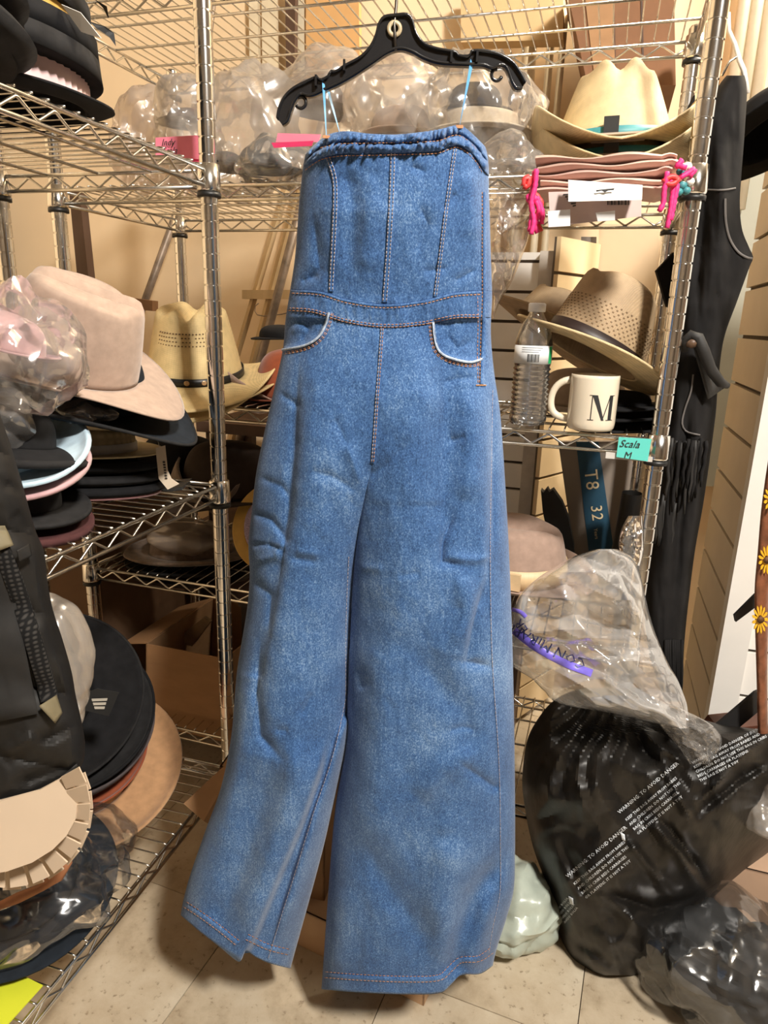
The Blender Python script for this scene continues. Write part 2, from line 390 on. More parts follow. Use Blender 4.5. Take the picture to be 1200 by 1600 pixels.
POCK_R = [(677,503),(680,530),(686,548),(700,558),(735,566),(756,560)]
def depth(x, y):
    """distance the front cloth stands out from the plane, metres"""
    x = np.asarray(x, float); y = np.asarray(y, float)
    l, r = fL(y), fR(y); cx = (l+r)/2; hw = (r-l)/2
    s = np.clip((x-cx)/hw, -1, 1)
    T = np.interp(y, [200,330,460,505,620,760], [.066,.074,.062,.062,.080,.085])
    g = T*np.sqrt(np.maximum(0, 1-np.abs(s)**2.4))
    mid = (fMC(y)+fML(y))/2; isl = x < mid
    el, er = np.where(isl, l, fMC(y)), np.where(isl, fML(y), r)
    q = np.clip((x-(el+er)/2)/np.maximum(1, (er-el)/2), -1, 1)
    lg = np.where(isl, .074, .086)*np.sqrt(np.maximum(0, 1-np.abs(q)**2.6)) + np.where(isl, -.008, .006)
    k = nstep(690, 1000, y); d = g*(1-k)+lg*k
    edge = np.clip(1-np.abs(np.where(y > 850, q, s))**6, 0, 1)
    for pts, w, a in FOLDS:
        xs = [p[0] for p in pts]; ys = [p[1] for p in pts]
        m = (x > min(xs)-3*w) & (x < max(xs)+3*w) & (y > min(ys)-3*w) & (y < max(ys)+3*w)
        if not m.any(): continue
        xm, ym = np.where(m, x, 0), np.where(m, y, 0)
        dd, tt = polydist(xm, ym, pts)
        ta = nstep(0, .22, tt)*nstep(0, .22, 1-tt)*.75+.25
        pr_ = np.exp(-(dd/w)**2) if w > 12 else np.exp(-(dd/(w*.8))**1.35)
        d = d + np.where(m, a*ta*pr_, 0)
    for pts, w, W, a in STEPS:
        dd, tt = polydist(x, y, pts); sg_ = np.zeros(np.shape(x)); best = np.full(np.shape(x), 1e9)
        for (ax, ay), (bx, by) in zip(pts, pts[1:]):
            L = (bx-ax)**2+(by-ay)**2; t_ = np.clip(((x-ax)*(bx-ax)+(y-ay)*(by-ay))/L, 0, 1); d_ = np.hypot(x-ax-t_*(bx-ax), y-ay-t_*(by-ay))
            c_ = (bx-ax)*(y-ay)-(by-ay)*(x-ax); sg_ = np.where(d_ < best, np.sign(c_), sg_); best = np.minimum(best, d_)
        sd = sg_*dd; ta = nstep(0, .25, tt)*nstep(0, .06, 1-tt+.03)
        gate = np.where(isl, 1.0, 0.0) if min(p[1] for p in pts) > 1100 else 1.0
        d = d + gate*a*ta/(1+np.exp(-np.clip(sd/w, -60, 60)))*np.exp(-dd/W)
    # puckers and slack
    d = d + edge*(.0032*fbm(x/48, y/75, 3)+.0011*fbm(x/13, y/17, 9, 2))
    wb = nstep(462, 470, y)*nstep(512, 500, y); d = d + wb*.0022*fbm(x/9, y/30, 21, 2)
    # pocket openings: the pocket facing sits behind the leg panel
    for pk, side in ((POCK_L, -1), (POCK_R, 1)):
        py_ = np.interp(x, [p[0] for p in sorted(pk)], [p[1] for p in sorted(pk)])
        lo, hi = min(p[0] for p in pk), max(p[0] for p in pk)
        ins = nstep(0, 5, py_-y)*nstep(496, 503, y)*((x > lo) & (x < hi))
        d = d - .0065*ins
    return d
_fw, _ix, _iy = np.array(_FW), np.array(_IX), np.array(_IY)
def front(x, y, lift=0.0):
    x = np.asarray(x, float); y = np.asarray(y, float)
    r = _fw + ((x-600)/F_PX)[...,None]*_ix + ((y-800)/F_PX)[...,None]*_iy
    Y = YD - depth(x, y) - lift
    return np.array((0,0,CAM_H)) + r*(Y/r[...,1])[...,None]
def back(x, y, f):
    x = np.asarray(x, float); y = np.asarray(y, float)
    r = _fw + ((x-600)/F_PX)[...,None]*_ix + ((y-800)/F_PX)[...,None]*_iy
    return np.array((0,0,CAM_H)) + r*((YD + f)/r[...,1])[...,None]

def denim(name, k=1.0):
    m, nt, b = _mat(name); v = _coords(nt, (1,1,.75)); v2 = _coords(nt)
    n1 = _noise(nt, v, 520, 4, .8); n2 = _noise(nt, v2, 9, 4, .6); n3 = _noise(nt, _coords(nt, (1,1,.06)), 260, 3, .6)
    add = nt.nodes.new('ShaderNodeMath'); add.operation = 'MULTIPLY_ADD'; add.inputs[1].default_value = .55; nt.links.new(n2.outputs['Fac'], add.inputs[0])
    ad2 = nt.nodes.new('ShaderNodeMath'); ad2.operation = 'MULTIPLY_ADD'; ad2.inputs[1].default_value = 1.25; nt.links.new(n1.outputs['Fac'], ad2.inputs[0]); nt.links.new(add.outputs[0], ad2.inputs[2])
    add.inputs[2].default_value = -.465
    ad3 = nt.nodes.new('ShaderNodeMath'); ad3.operation = 'MULTIPLY_ADD'; ad3.inputs[1].default_value = .22; nt.links.new(n3.outputs['Fac'], ad3.inputs[0]); nt.links.new(ad2.outputs[0], ad3.inputs[2])
    c = _ramp(nt, ad3.outputs[0], [(.24, sh((.008,.024,.072),k)), (.45, sh((.028,.081,.212),k)), (.60, sh((.054,.132,.300),k)), (.80, sh((.21,.33,.51),k))])
    nt.links.new(c, b.inputs['Base Color']); b.inputs['Roughness'].default_value = .82; b.inputs['Sheen Weight'].default_value = .15; b.inputs['Specular IOR Level'].default_value = .25
    _bump(nt, b, n1.outputs['Fac'], .35, .0006); return m
DENIM = denim('washed_blue_denim'); DENIM_SEAM = denim('rubbed_denim_seam', 1.12)
THREAD = surf('topstitch_thread', (.48,.38,.33), .7, 0, .2, 300); THREAD_O = surf('rust_thread', (.50,.23,.10), .7, 0, .15, 300)
PALE = surf('frayed_pale_edge', (.33,.40,.50), .85, 0, .35, 260)
RIBBON = surf('blue_strap', (.10,.33,.62), .5, 0, .1, 90)
js = thing('denim_jumpsuit', 'strapless blue denim wide-leg jumpsuit hanging from a black hanger', 'jumpsuit', at(610, 1545, YD))
OFF = js.location.copy()
def sheet(name, X, Y, bdepth, mat, closed=True, lift=0.0, fn=None):
    """front cloth from pixel arrays X,Y (rows x cols) plus a back cloth, as one tube"""
    Fp = front(X, Y, lift) if fn is None else fn(X, Y)
    nb = 22; rows, cols = X.shape; vs = []; fs = []
    sel = np.linspace(cols-1, 0, nb)
    for j in range(rows):
        row = [tuple(p) for p in Fp[j]]
        xb = np.interp(sel, np.arange(cols), X[j]); yb = np.interp(sel, np.arange(cols), Y[j])
        sb = np.linspace(1, -1, nb); bd = bdepth(float(Y[j].mean()))*np.sqrt(np.maximum(0, 1-np.abs(sb)**2.4))
        bk = back(xb, yb, bd)[1:-1]
        row += [tuple(p) for p in bk]; vs += row; n = len(row)
    for j in range(rows-1):
        for i in range(n): fs.append((j*n+i, j*n+(i+1)%n, (j+1)*n+(i+1)%n, (j+1)*n+i))
    return MB(OFF).add(vs, fs).build(name, mat, js)
# bodice
TOPE = npc([(470,252),(482,236),(497,220),(512,211),(540,206),(580,210),(620,211),(660,207),(690,202),(718,196),(735,203),(748,216),(760,232),(770,240)])
BAND = npc([(465,268),(478,258),(500,246),(530,240),(565,239),(613,238),(650,237),(685,235),(714,226),(730,233),(745,248),(757,268),(768,280)])
WST1 = npc([(440,452),(455,453),(500,456),(540,468),(600,476),(660,470),(710,458),(755,455),(780,456)])
WST2 = npc([(430,483),(450,484),(490,487),(540,503),(600,511),(660,507),(710,497),(750,496),(790,497)])
def rows_between(top, bot, ncol, nrow, lf, rf, it=3):
    s = np.linspace(0, 1, ncol); X = np.zeros((nrow, ncol)); Y = X.copy()
    for j, t in enumerate(np.linspace(0, 1, nrow)):
        x = lf(np.full(ncol, 400.0))*(1-s)+rf(np.full(ncol, 400.0))*s
        for _ in range(it):
            y = top(x)*(1-t)+bot(x)*t; x = lf(y)*(1-s)+rf(y)*s
        X[j], Y[j] = x, y
    return X, Y
X, Y = rows_between(BAND, WST1, 190, 120, fL, fR)
solid(sheet('bodice', X, Y, lambda y: .06, DENIM), .0015)
X, Y = rows_between(TOPE, BAND, 300, 26, fL, fR)
def ruff(X, Y):
    t = np.linspace(0, 1, X.shape[0])[:,None]
    g = fbm(X/7+t*.9, Y/26, 31, 2); g2 = fbm(X/16-t*1.6, Y/14, 37, 2)
    mid = np.exp(-((t-.5)/.10)**2)
    P = front(X, Y)
    r = _fw + ((X-600)/F_PX)[...,None]*_ix + ((Y-800)/F_PX)[...,None]*_iy
    wr = tri(X/10.5+1.1*t+2.2*fbm(X/44,Y/26,41,2))*np.clip(.55+1.8*fbm(X/21,Y/18,47,2),0,1)
    off = (.0045*wr*(.35+np.sin(pi*t)) + .004*np.sin(pi*np.minimum(1, t*2*(t < .5)+(t >= .5)*(2-2*t)))+.0035 + .005*g*(.4+np.sin(pi*t)) + .004*g2 - .004*mid)
    return P - r*off[...,None]
solid(sheet('gathered_top_band', X, Y, lambda y: .058, DENIM, fn=ruff), .0015)
X, Y = rows_between(WST1, WST2, 190, 34, fL, fR)
solid(sheet('waistband', X, Y, lambda y: .06, DENIM, lift=.0012), .0015)
# legs
HEML = npc([(270,1424),(283,1430),(310,1453),(345,1480),(368,1499),(376,1501),(383,1486),(400,1495),(420,1504),(455,1513),(480,1515)])
HEMR = npc([(495,1545),(510,1546),(560,1550),(640,1553),(690,1550),(706,1536),(720,1523),(750,1521),(772,1507),(800,1490)])
X, Y = rows_between(WST2, HEML, 150, 300, fL, fML, 6); Xl, Yl = X, Y
lg1 = solid(sheet('trouser_leg', X, Y, lambda y: .062, DENIM), .0015)
X, Y = rows_between(WST2, HEMR, 170, 300, fMC, fR, 6)
lg2 = solid(sheet('trouser_leg', X, Y, lambda y: .072, DENIM), .0015)
# seams and topstitching
def dens(pts, step=3.0):
    out = []
    for (a, b) in zip(pts, pts[1:]):
        n = max(1, int(hypot(b[0]-a[0], b[1]-a[1])/step))
        for i in range(n): out.append((a[0]+(b[0]-a[0])*i/n, a[1]+(b[1]-a[1])*i/n))
    out.append(pts[-1]); return np.array(out, float)
def smoothpath(pts, step=6):
    P = []; n = len(pts)
    cum = [0]
    for a, b in zip(pts, pts[1:]): cum.append(cum[-1]+hypot(b[0]-a[0], b[1]-a[1]))
    px = list(zip(cum, [p[0] for p in pts])); py = list(zip(cum, [p[1] for p in pts]))
    k = max(2, int(cum[-1]/step))
    return [(sinterp(px, cum[-1]*i/k), sinterp(py, cum[-1]*i/k)) for i in range(k+1)]
def nrm(P):
    d = np.gradient(P, axis=0); d /= np.maximum(1e-6, np.hypot(d[:,0], d[:,1]))[:,None]
    return np.stack([-d[:,1], d[:,0]], 1)
def seam(pts, w, lift, mat=None, name='seam', parent=None):
    P = dens(smoothpath(pts), 4); N = nrm(P); prof = [(-w/2, -.001), (-w/2*.8, lift), (w/2*.8, lift), (w/2, -.001)]
    mb = MB(OFF); cols = []
    for o, l in prof:
        q = P+N*o; jit = .0007*vnoise(q[:,0]/3.5, q[:,1]/3.5, 5); cols.append(front(q[:,0], q[:,1], l+.001+jit*(l > 0)))
    n = len(P); mb.grid(lambda i, j: tuple(cols[j][i]), n, len(prof))
    return mb.build(name, mat or DENIM_SEAM, parent or js)
stm, sto = MB(OFF), MB(OFF)
def stitch(pts, off=0.0, lift=.0022, pitch=3.3, duty=.66, mb=None, r=.00042):
    mb = mb or stm
    P = dens(smoothpath(pts), pitch); N = nrm(P); a = P+N*off
    nx = np.roll(a, -1, 0); b = a+(nx-a)*duty
    A_, B_ = front(a[:,0], a[:,1], lift), front(b[:,0], b[:,1], lift)
    for i in range(len(a)-1): mb.tube([A_[i], B_[i]], r, 4)
CF = [(597,513),(594,560),(590,610),(586,670),(582,724)]
S1 = [(513,247),(522,275),(524,305),(521,380),(517,455)]; S2 = [(614,240),(612,300),(607,390),(601,472)]; S3 = [(711,233),(704,280),(697,330),(687,410),(680,463)]
for S, w in ((S1, 9), (S2, 10), (S3, 7)):
    seam(S, w, .0016)
    stitch(S, -w/2*.55, .0034); stitch(S, w/2*.55, .0034)
seam(CF, 6, .0012); stitch(CF, -1.6, .003, mb=sto); stitch(CF, 1.6, .003)
W1 = [(456,455),(500,458),(540,470),(600,478),(660,472),(710,460),(752,457)]; W2 = [(450,483),(490,486),(540,501),(600,509),(660,505),(710,495),(750,494)]
seam(W1, 5, .0016); stitch([(p[0],p[1]+3) for p in W1], 0, .0034, mb=sto); seam(W2, 5, .0014); stitch([(p[0],p[1]-2) for p in W2], 0, .0034, mb=sto); stitch([(p[0],p[1]+2) for p in W2], 0, .003, mb=sto)
B1 = [(476,264),(500,248),(530,242),(565,241),(613,240),(650,239),(685,237),(713,228),(730,236),(745,251),(756,270)]
stitch(B1, 2, .0026, mb=sto); stitch([(p[0],p[1]-17) for p in B1[1:-1]], 0, .007, mb=sto, pitch=4)
for PK in (POCK_L, POCK_R):
    seam(PK, 4.2, .0036, PALE, name='pocket_edge'); stitch(PK, 4.5 if PK is POCK_R else -4.5, .0022, mb=sto); stitch(PK, 7 if PK is POCK_R else -7, .002, mb=sto)
ZP = [(757,300),(757,400),(757,470),(755,520),(753,600)]
seam(ZP, 6, .003, name='side_zip'); stitch(ZP, 3.6, .003, mb=sto); stitch([(746,458),(747,500),(746,560),(747,600)], 0, .002, mb=sto); stitch([(744,602),(760,602)], 0, .003, 2.2, .8, sto, .0008)
for S in ([(770,610),(768,720),(766,860),(768,1000),(771,1060),(780,1200),(782,1330),(781,1395),(770,1450),(764,1490)], [(545,870),(541,960),(540,1088)], [(540,1092),(528,1150),(513,1203),(490,1270),(460,1367),(440,1430),(419,1498)]):
    seam(S, 3.2, .0008, name='leg_seam')
    stitch(S, 0, .0024, 5, .8, stm, .0003)
HL1 = [(289,1413),(312,1428),(345,1452),(372,1474)]; HL2 = [(386,1464),(420,1480),(453,1488)]
HR = [(508,1523),(560,1527),(640,1530),(688,1527),(704,1513),(720,1500),(748,1498),(770,1484)]
for H in (HL1, HL2, HR):
    seam(H, 10, .0010, name='hem_seam'); stitch(H, -4.5, .003, mb=sto); stitch(H, 4.5, .003, mb=sto)
s_ = stm.build('pale_stitching', THREAD, js, fix=False); s_['kind'] = 'stuff'
s_ = sto.build('rust_stitching', THREAD_O, js, fix=False); s_['kind'] = 'stuff'
# straps
def ribbon(p, q, w, mat, name, parent, sag=0):
    mb = MB(OFF); side = Vector((w/2,0,0)); n = 8; tk = Vector((0,.0008,0))
    pts = [p.lerp(q, i/n)+Vector((0,0,-sag*sin(pi*i/n))) for i in range(n+1)]
    tw = [Vector((cos(.5+i*.12),sin(.5+i*.12),0))*(w/2) for i in range(n+1)]
    for a in (0, 1):
        pass
    mb.grid(lambda i, j: pts[j]+(-tw[j], tw[j], tw[j]+tk, -tw[j]+tk)[i], 4, n+1, True)
    return mb.build(name, mat, parent, smooth=False)
YH = YD-.012
ribbon(at(505,124,YH), at(510,214,YD-.045), .0034, RIBBON, 'strap', js)
ribbon(at(511,136,YH+.03), at(531,208,YD-.02), .0040, RIBBON, 'strap', js)
ribbon(at(738.5,90,YH), at(718,198,YD-.045), .0046, RIBBON, 'strap', js)
for q in ((510,214),(718,198)):
    MB(OFF).box(at(q[0], q[1], YD-.052), (.008,.002,.003)).build('strap_tack', THREAD_O, js, smooth=False)

# hanger
HB = surf('glossy_black_hanger', (.012,.012,.013), .22, 0, .1, 30, coat=.3)
hg = thing('coat_hanger', 'black plastic coat hanger with notched arms holding the denim jumpsuit', 'hanger', at(622, 60, YH))
HO = hg.location.copy()
top = [(434,186),(437,170),(446,152),(460,139),(478,130),(497,122),(500,127),(512,122),(518,113),(524,114),(540,104),(562,92),(578,76),(587,58),(592,40),(600,29),(618,26),(636,25),(643,32),(650,54),(662,70),(682,78),(712,84),(716,89),(733,89),(736,82),(760,82),(782,88),(800,99),(811,114),(820,130)]
bot = [(815,139),(806,139),(799,128),(794,114),(788,104),(779,103),(773,107),(768,108),(756,103),(735,102),(708,101),(684,99),(662,92),(644,82),(628,77),(614,79),(600,86),(580,100),(556,116),(530,131),(508,141),(490,149),(479,150),(472,147),(466,151),(460,160),(454,175),(449,190),(441,195)]
hmb = MB(HO)
def strip_solid(mb, a, b, n, y0, y1):
    def rs(pts):
        cum = [0]
        for p, q in zip(pts, pts[1:]): cum.append(cum[-1]+hypot(q[0]-p[0], q[1]-p[1]))
        return [(interp(list(zip(cum,[p[0] for p in pts])), cum[-1]*i/n), interp(list(zip(cum,[p[1] for p in pts])), cum[-1]*i/n)) for i in range(n+1)]
    A_, B_ = rs(a), rs(b)
    mb.grid(lambda i, j: at(*(A_, B_, B_, A_)[i][j], (y0, y0, y1, y1)[i]), 4, n+1, True)
    mb.add([at(*A_[0], y0), at(*B_[0], y0), at(*B_[0], y1), at(*A_[0], y1)], [(0,1,2,3)]); mb.add([at(*A_[-1], y0), at(*B_[-1], y0), at(*B_[-1], y1), at(*A_[-1], y1)], [(3,2,1,0)])
strip_solid(hmb, top, bot[::-1], 110, YH-.002, YH+.003)
body = hmb.build('arm_web', HB, hg, smooth=False)
for nm, path in (('top_flange', top), ('bottom_flange', bot)):
    mb = MB(HO); P_ = [at(*p, YH) for p in smoothpath(path, 5)]
    n = len(P_)
    def fl_(i, j):
        p = P_[j]; t = (P_[min(j+1,n-1)]-P_[max(j-1,0)]).normalized(); nn = Vector((-t.z,0,t.x))
        a, b = ((-.006,-.0011),(-.006,.0011),(.007,.0011),(.007,-.0011))[i]
        return p + Vector((0,a,0)) + nn*b
    mb.grid(fl_, 4, n, True); mb.build(nm, HB, hg)
for cx, cy, a0, a1 in ((470,160,-2.2,2.6),(776,117,.3,4.8)):
    pts = [at(cx+8*cos(a0+(a1-a0)*i/12), cy+9*sin(a0+(a1-a0)*i/12), YH) for i in range(13)]
    MB(HO).tube(pts, .0021, 6).build('end_loop', HB, hg)
for cx, cy in ((538,103),(494,127),(705,90),(745,90)):
    MB(HO).box(at(cx, cy, YH-.004), (.0025,.009,.011)).build('notch_rib', HB, hg, smooth=False)
hk = [at(618,78,YH-.004), at(617,55,YH-.005), at(616,38,YH-.004), at(619,10,YH), at(621,-20,YH)]
e = hk[-1]
hk += [e+Vector((.0,0,.03)), e+Vector((.012,0,.058)), e+Vector((.034,0,.072)), e+Vector((.056,0,.062)), e+Vector((.066,0,.038)), e+Vector((.06,0,.02))]
MB(HO).tube(hk, .0018, 8).build('wire_hook', surf('dark_steel_hook', (.08,.07,.06), .35, .8), hg)
MB(HO).lathe([(.0042,-.001),(.0085,-.001),(.0085,.001),(.0042,.001),(.0042,-.001)], at(616.5,45,YH-.004), 20, Matrix.Rotation(pi/2,3,'X'), False, False).build('hook_eye', surf('pale_eyelet', (.45,.36,.22), .4), hg)
# the rod above the picture that carries the hanger
rod = MB().tube([e+Vector((-.62,0,.0605)), e+Vector((.72,0,.0605))], .009, 12).build('garment_rod', CHROME)
tag(rod, 'chrome garment rod above the shelves carrying the black hanger', 'rod')
# ---------------------------------------------------------------- hats
def straw_mat(name, col, sc=420):
    m, nt, b = _mat(name); v = _coords(nt)
    ws = []
    for d in ('X', 'Z'):
        w = nt.nodes.new('ShaderNodeTexWave'); w.bands_direction = d; w.inputs['Scale'].default_value = sc/6.28; w.inputs['Distortion'].default_value = 1.2; nt.links.new(v, w.inputs['Vector']); ws.append(w)
    mx = nt.nodes.new('ShaderNodeMath'); mx.operation = 'MULTIPLY'; nt.links.new(ws[0].outputs['Fac'], mx.inputs[0]); nt.links.new(ws[1].outputs['Fac'], mx.inputs[1])
    n = _noise(nt, v, 40, 4); ad = nt.nodes.new('ShaderNodeMath'); ad.operation = 'MULTIPLY_ADD'; ad.inputs[1].default_value = .5; nt.links.new(mx.outputs[0], ad.inputs[0]); nt.links.new(n.outputs['Fac'], ad.inputs[2])
    nt.links.new(_ramp(nt, ad.outputs[0], [(.3, sh(col,.72)), (.9, sh(col,1.12))]), b.inputs['Base Color']); b.inputs['Roughness'].default_value = .62
    _bump(nt, b, mx.outputs[0], .5, .0007); return m
def felt(name, col, var=.12): return surf(name, col, .92, 0, var, 60, .25, 900, .0006, .2, sheen=.25 if max(col) > .1 else .0)
BLACKF = felt('black_felt', (.0085,.0085,.0095), .25); BLACKF2 = felt('charcoal_felt', (.016,.0155,.016), .25); NAVYF = felt('blue_black_felt', (.012,.016,.022), .2)
BEIGEF = felt('pinkish_beige_felt', (.37,.27,.21)); TAUPEF = felt('taupe_felt', (.36,.25,.195)); TANF = felt('camel_felt', (.44,.25,.125)); MAUVEF = felt('mauve_felt', (.20,.095,.095))
MAROONF = felt('maroon_felt', (.06,.022,.022)); SKYF = felt('pale_blue_felt', (.42,.55,.64)); PINKF = felt('dusty_pink_felt', (.48,.29,.30)); BROWNF = felt('dark_brown_felt', (.035,.024,.018)); GREYF = felt('grey_plum_felt', (.075,.06,.06)); RUSTF = felt('rust_felt', (.27,.065,.025)); OLIVEF = felt('fuzzy_brown_felt', (.15,.105,.075), .3)
STRAW = straw_mat('pale_straw', (.70,.55,.31), 1100); STRAW_Y = straw_mat('golden_straw', (.70,.53,.26), 1100); STRAW_T = straw_mat('tan_straw', (.42,.30,.175), 1100); STRAW_W = straw_mat('coarse_straw', (.50,.40,.22), 160); YELLOWS = surf('yellow_hat_lining', (.60,.36,.08), .6)
SWEAT = surf('leather_sweatband', (.20,.11,.06), .5)
def rot3(yaw=0, pitch=0, roll=0):
    return (Matrix.Rotation(radians(yaw),3,'Z') @ Matrix.Rotation(radians(pitch),3,'X') @ Matrix.Rotation(radians(roll),3,'Y')).to_euler()
PROF = {'cattle': [(1,0),(.985,.25),(.955,.5),(.915,.75),(.885,.90),(.84,.97),(.74,1.0),(.45,1.0),(.0,1.0)],
        'fedora': [(1,0),(.98,.25),(.94,.5),(.89,.75),(.85,.89),(.79,.96),(.68,1.0),(.4,1.01),(.0,1.01)],
        'round':  [(1,0),(.985,.25),(.95,.5),(.86,.72),(.70,.88),(.45,.97),(.22,1.0),(.0,1.01)],
        'flat':   [(1,0),(.995,.3),(.985,.6),(.975,.88),(.95,.96),(.90,1.0),(.6,1.0),(.0,1.0)]}
def hat(name, label, loc, mat, yaw=0, pitch=0, roll=0, a=.098, b=.080, h=.11, style='cattle', bw=.075, curl=.05, dip=.015, cp=1.6, band=None, bandh=.022, edge=0, thick=.0028, slope=.08, group=None, flip=False, crown=True, lining=None, brimmat=None, cat='hat', binding=None, top=1.0, roundbrim=True):
    t = thing(name, label, cat, loc, group, rot3(yaw, pitch, roll))
    n = 56; prof = PROF[style]; cum = [0]
    for p, q in zip(prof, prof[1:]): cum.append(cum[-1]+hypot((p[0]-q[0])*a, (p[1]-q[1])*h))
    pr = list(zip(cum, [p[0] for p in prof])); pz = list(zip(cum, [p[1] for p in prof]))
    R = 22
    def cr(i, j):
        w = cum[-1]*j/(R-1); rad = max(0, sinterp(pr, w)); z = h*sinterp(pz, w); th = 2*pi*i/n
        rad = rad*(1-(1-top)*min(1, z/h))
        x, y = rad*b*cos(th), rad*a*sin(th); k = (z/h)**2
        z += slope*y*k
        if style == 'cattle':
            win = exp(-(y/(a*.85))**4)
            z -= k*(.026*exp(-(x/.015)**2)*win + .016*exp(-((abs(x)-.046)/.015)**2)*exp(-((y-.02)/.05)**2))
        if style == 'fedora':
            z -= k*.028*exp(-(x/.022)**2)*exp(-((y+.0)/(a*.8))**4)
            f = 1-.34*k*exp(-((y-a*.62)/.04)**2); x *= f
        return (x, y, z)
    if crown:
        c = MB().grid(cr, n, R, True).build('crown', mat, t); solid(c, thick, -1)
    B = 12
    def br(i, j):
        u = j/(B-1); th = 2*pi*i/n; side = abs(cos(th))**cp; fb = sin(th)**2
        x, y = (b+bw*u)*cos(th), (a+bw*u)*sin(th)
        z = curl*side*u**1.8 - dip*fb*u**1.5 + edge*max(0, (u-.72)/.28)**1.6
        x *= 1-.30*(abs(curl)/max(bw,.01))*side*u*u*(.5 if abs(curl) < bw*.6 else 1)
        return (x, y, z)
    bm_ = MB().grid(br, n, B, True).build('brim', brimmat or mat, t); solid(bm_, thick, 0)
    if binding: MB().tube([Vector(br(i, B-1)) for i in range(n)], thick*.9, 6, closed=True).build('brim_binding', binding, t)
    if band is not None:
        def bd(i, j):
            th = 2*pi*i/n; z = (.001, .001, bandh, bandh)[j]; o = (.0005, .0022, .0022, .0005)[j]
            k = sinterp(list(zip([p[1] for p in prof[:6]], [p[0] for p in prof[:6]])), z/h)
            return ((k*b+o)*cos(th), (k*a+o)*sin(th), z)
        MB().grid(bd, n, 4, True).build('hat_band', band, t)
    if lining: 
        MB().grid(lambda i, j: ((b*.96)*cos(2*pi*i/n), (a*.96)*sin(2*pi*i/n), -.001+.03*j), n, 2, True).build('sweatband', lining, t)
    return t
def papertag(t_name, label, corners, mat, thick=.0006, group=None, cat='tag', parent=None):
    c = sum((Vector(p) for p in corners), Vector())/len(corners)
    nrm_ = (Vector(corners[1])-Vector(corners[0])).cross(Vector(corners[2])-Vector(corners[0])).normalized()
    mb = MB(c); mb.prism(corners, nrm_*thick); o = mb.build(t_name, mat, parent, smooth=False)
    if parent is None: o.location = c; tag(o, label, cat, group)
    return o
CARDW = surf('white_card', (.80,.77,.72), .6, 0, .03); 
def text(name, s, size, origin, xdir, ydir, mat, parent, off=(0,0,0), extrude=.0002, align='LEFT', shear=0, spacing=1.0):
    cu = bpy.data.curves.new(name, 'FONT'); cu.body = s; cu.size = size; cu.extrude = extrude; cu.align_x = align; cu.shear = shear; cu.space_character = spacing; cu.resolution_u = 3
    tmp = bpy.data.objects.new('tmp_text', cu); COL.objects.link(tmp)
    me = bpy.data.meshes.new_from_object(tmp.evaluated_get(bpy.context.evaluated_depsgraph_get()))
    bpy.data.objects.remove(tmp, do_unlink=True); me.name = name
    x = Vector(xdir).normalized(); y = Vector(ydir); y = (y - x*y.dot(x)).normalized(); z = x.cross(y)
    M = Matrix((x, y, z)).transposed(); me.transform(Matrix.Translation(Vector(origin)-Vector(off)) @ M.to_4x4())
    me.materials.clear(); me.materials.append(mat); o = link(name, me, parent); return o
INK = surf('black_ink', (.02,.02,.02), .6)

# --- left unit, upper shelf: two stacks of black hats
zd = DL[2]
g = 'black felt hats stacked on the upper left shelf'
t = hat('felt_hat', 'black-brimmed hat with a pink pleated crown at the bottom of the upper left stack', Vector((-.512,.99,zd+.016)), BLACKF, yaw=75, a=.112, b=.097, h=.062, style='flat', bw=.034, curl=.012, dip=0, group=g)
mb = MB(); 
mb.grid(lambda i, j: ((.098+.0032*(i%2))*cos(2*pi*i/120), (.113+.0032*(i%2))*sin(2*pi*i/120), .003+.056*j), 120, 2, True); mb.build('pleated_pink_band', surf('pale_pink_satin', (.80,.57,.56), .4, 0, .05), t)
ys = [zd+.064, zd+.092, zd+.126, zd+.164, zd+.198, zd+.236]
labs = ['lowest of the black felt hats stacked on the pink pleated hat', 'second black felt hat up from the pink pleated hat', 'third black felt hat up, above a yellow lining edge', 'fourth black felt hat up, beside the white card tag', 'fifth black felt hat up with trailing ribbon ends', 'topmost black felt hat in the stack with the white tag']
for i, z in enumerate(ys):
    x = (-.522, -.528, -.535, -.545, -.545, -.55)[i]
    t = hat('felt_hat', labs[i], Vector((x, .985+.004*(i % 2), z)), BLACKF if i % 2 else BLACKF2, yaw=70+8*i, roll=(5,4,6,5,3,5)[i], pitch=(0,1,0,2,0,1)[i], a=.115, b=.100, h=.05, style='round', bw=.030, curl=.006, dip=0, edge=.0, thick=.024, group=g)
    if i in (2, 5):
        MB().grid(lambda q, j: ((.122)*cos(2*pi*q/48), (.137)*sin(2*pi*q/48), -.022+.012*j), 48, 2, True).build('yellow_lining', YELLOWS, t)
o = papertag('hang_tag', 'white card hang tag on the upper left hat stack', [at(96,7,.93), at(126,20,.93), at(158,60,.945), at(127,50,.945)], CARDW)
for k, pts in enumerate(([(150,0,.95),(162,12,.96),(170,28,.965),(167,10,.955)], [(140,34,.95),(165,42,.955),(178,52,.96),(181,72,.962),(170,57,.958),(150,44,.95)])):
    o = papertag('hat_ribbon', ('black ribbon end at the top of the upper left hat stack', 'black ribbon tail hanging beside the white hang tag')[k], [at(*p) for p in pts], BLACK_RUBBER, .001, 'loose ribbons of the black hats', 'ribbon')
g = 'black hats at the left edge of the upper left shelf'
labs = ['lowest black hat of the short stack at the left picture edge', 'second black hat up in the stack at the left picture edge', 'third black hat up in the stack at the left picture edge', 'topmost black hat of the stack at the left picture edge']
for i in range(4):
    hat('felt_hat', labs[i], Vector((-.535-.006*i, .80, zd+.040+.042*i)), BLACKF2, yaw=80+6*i, roll=9, pitch=0, a=.118, b=.103, h=.05, style='round', bw=.028, curl=.008, dip=0, edge=-.008, thick=.028, group=g)

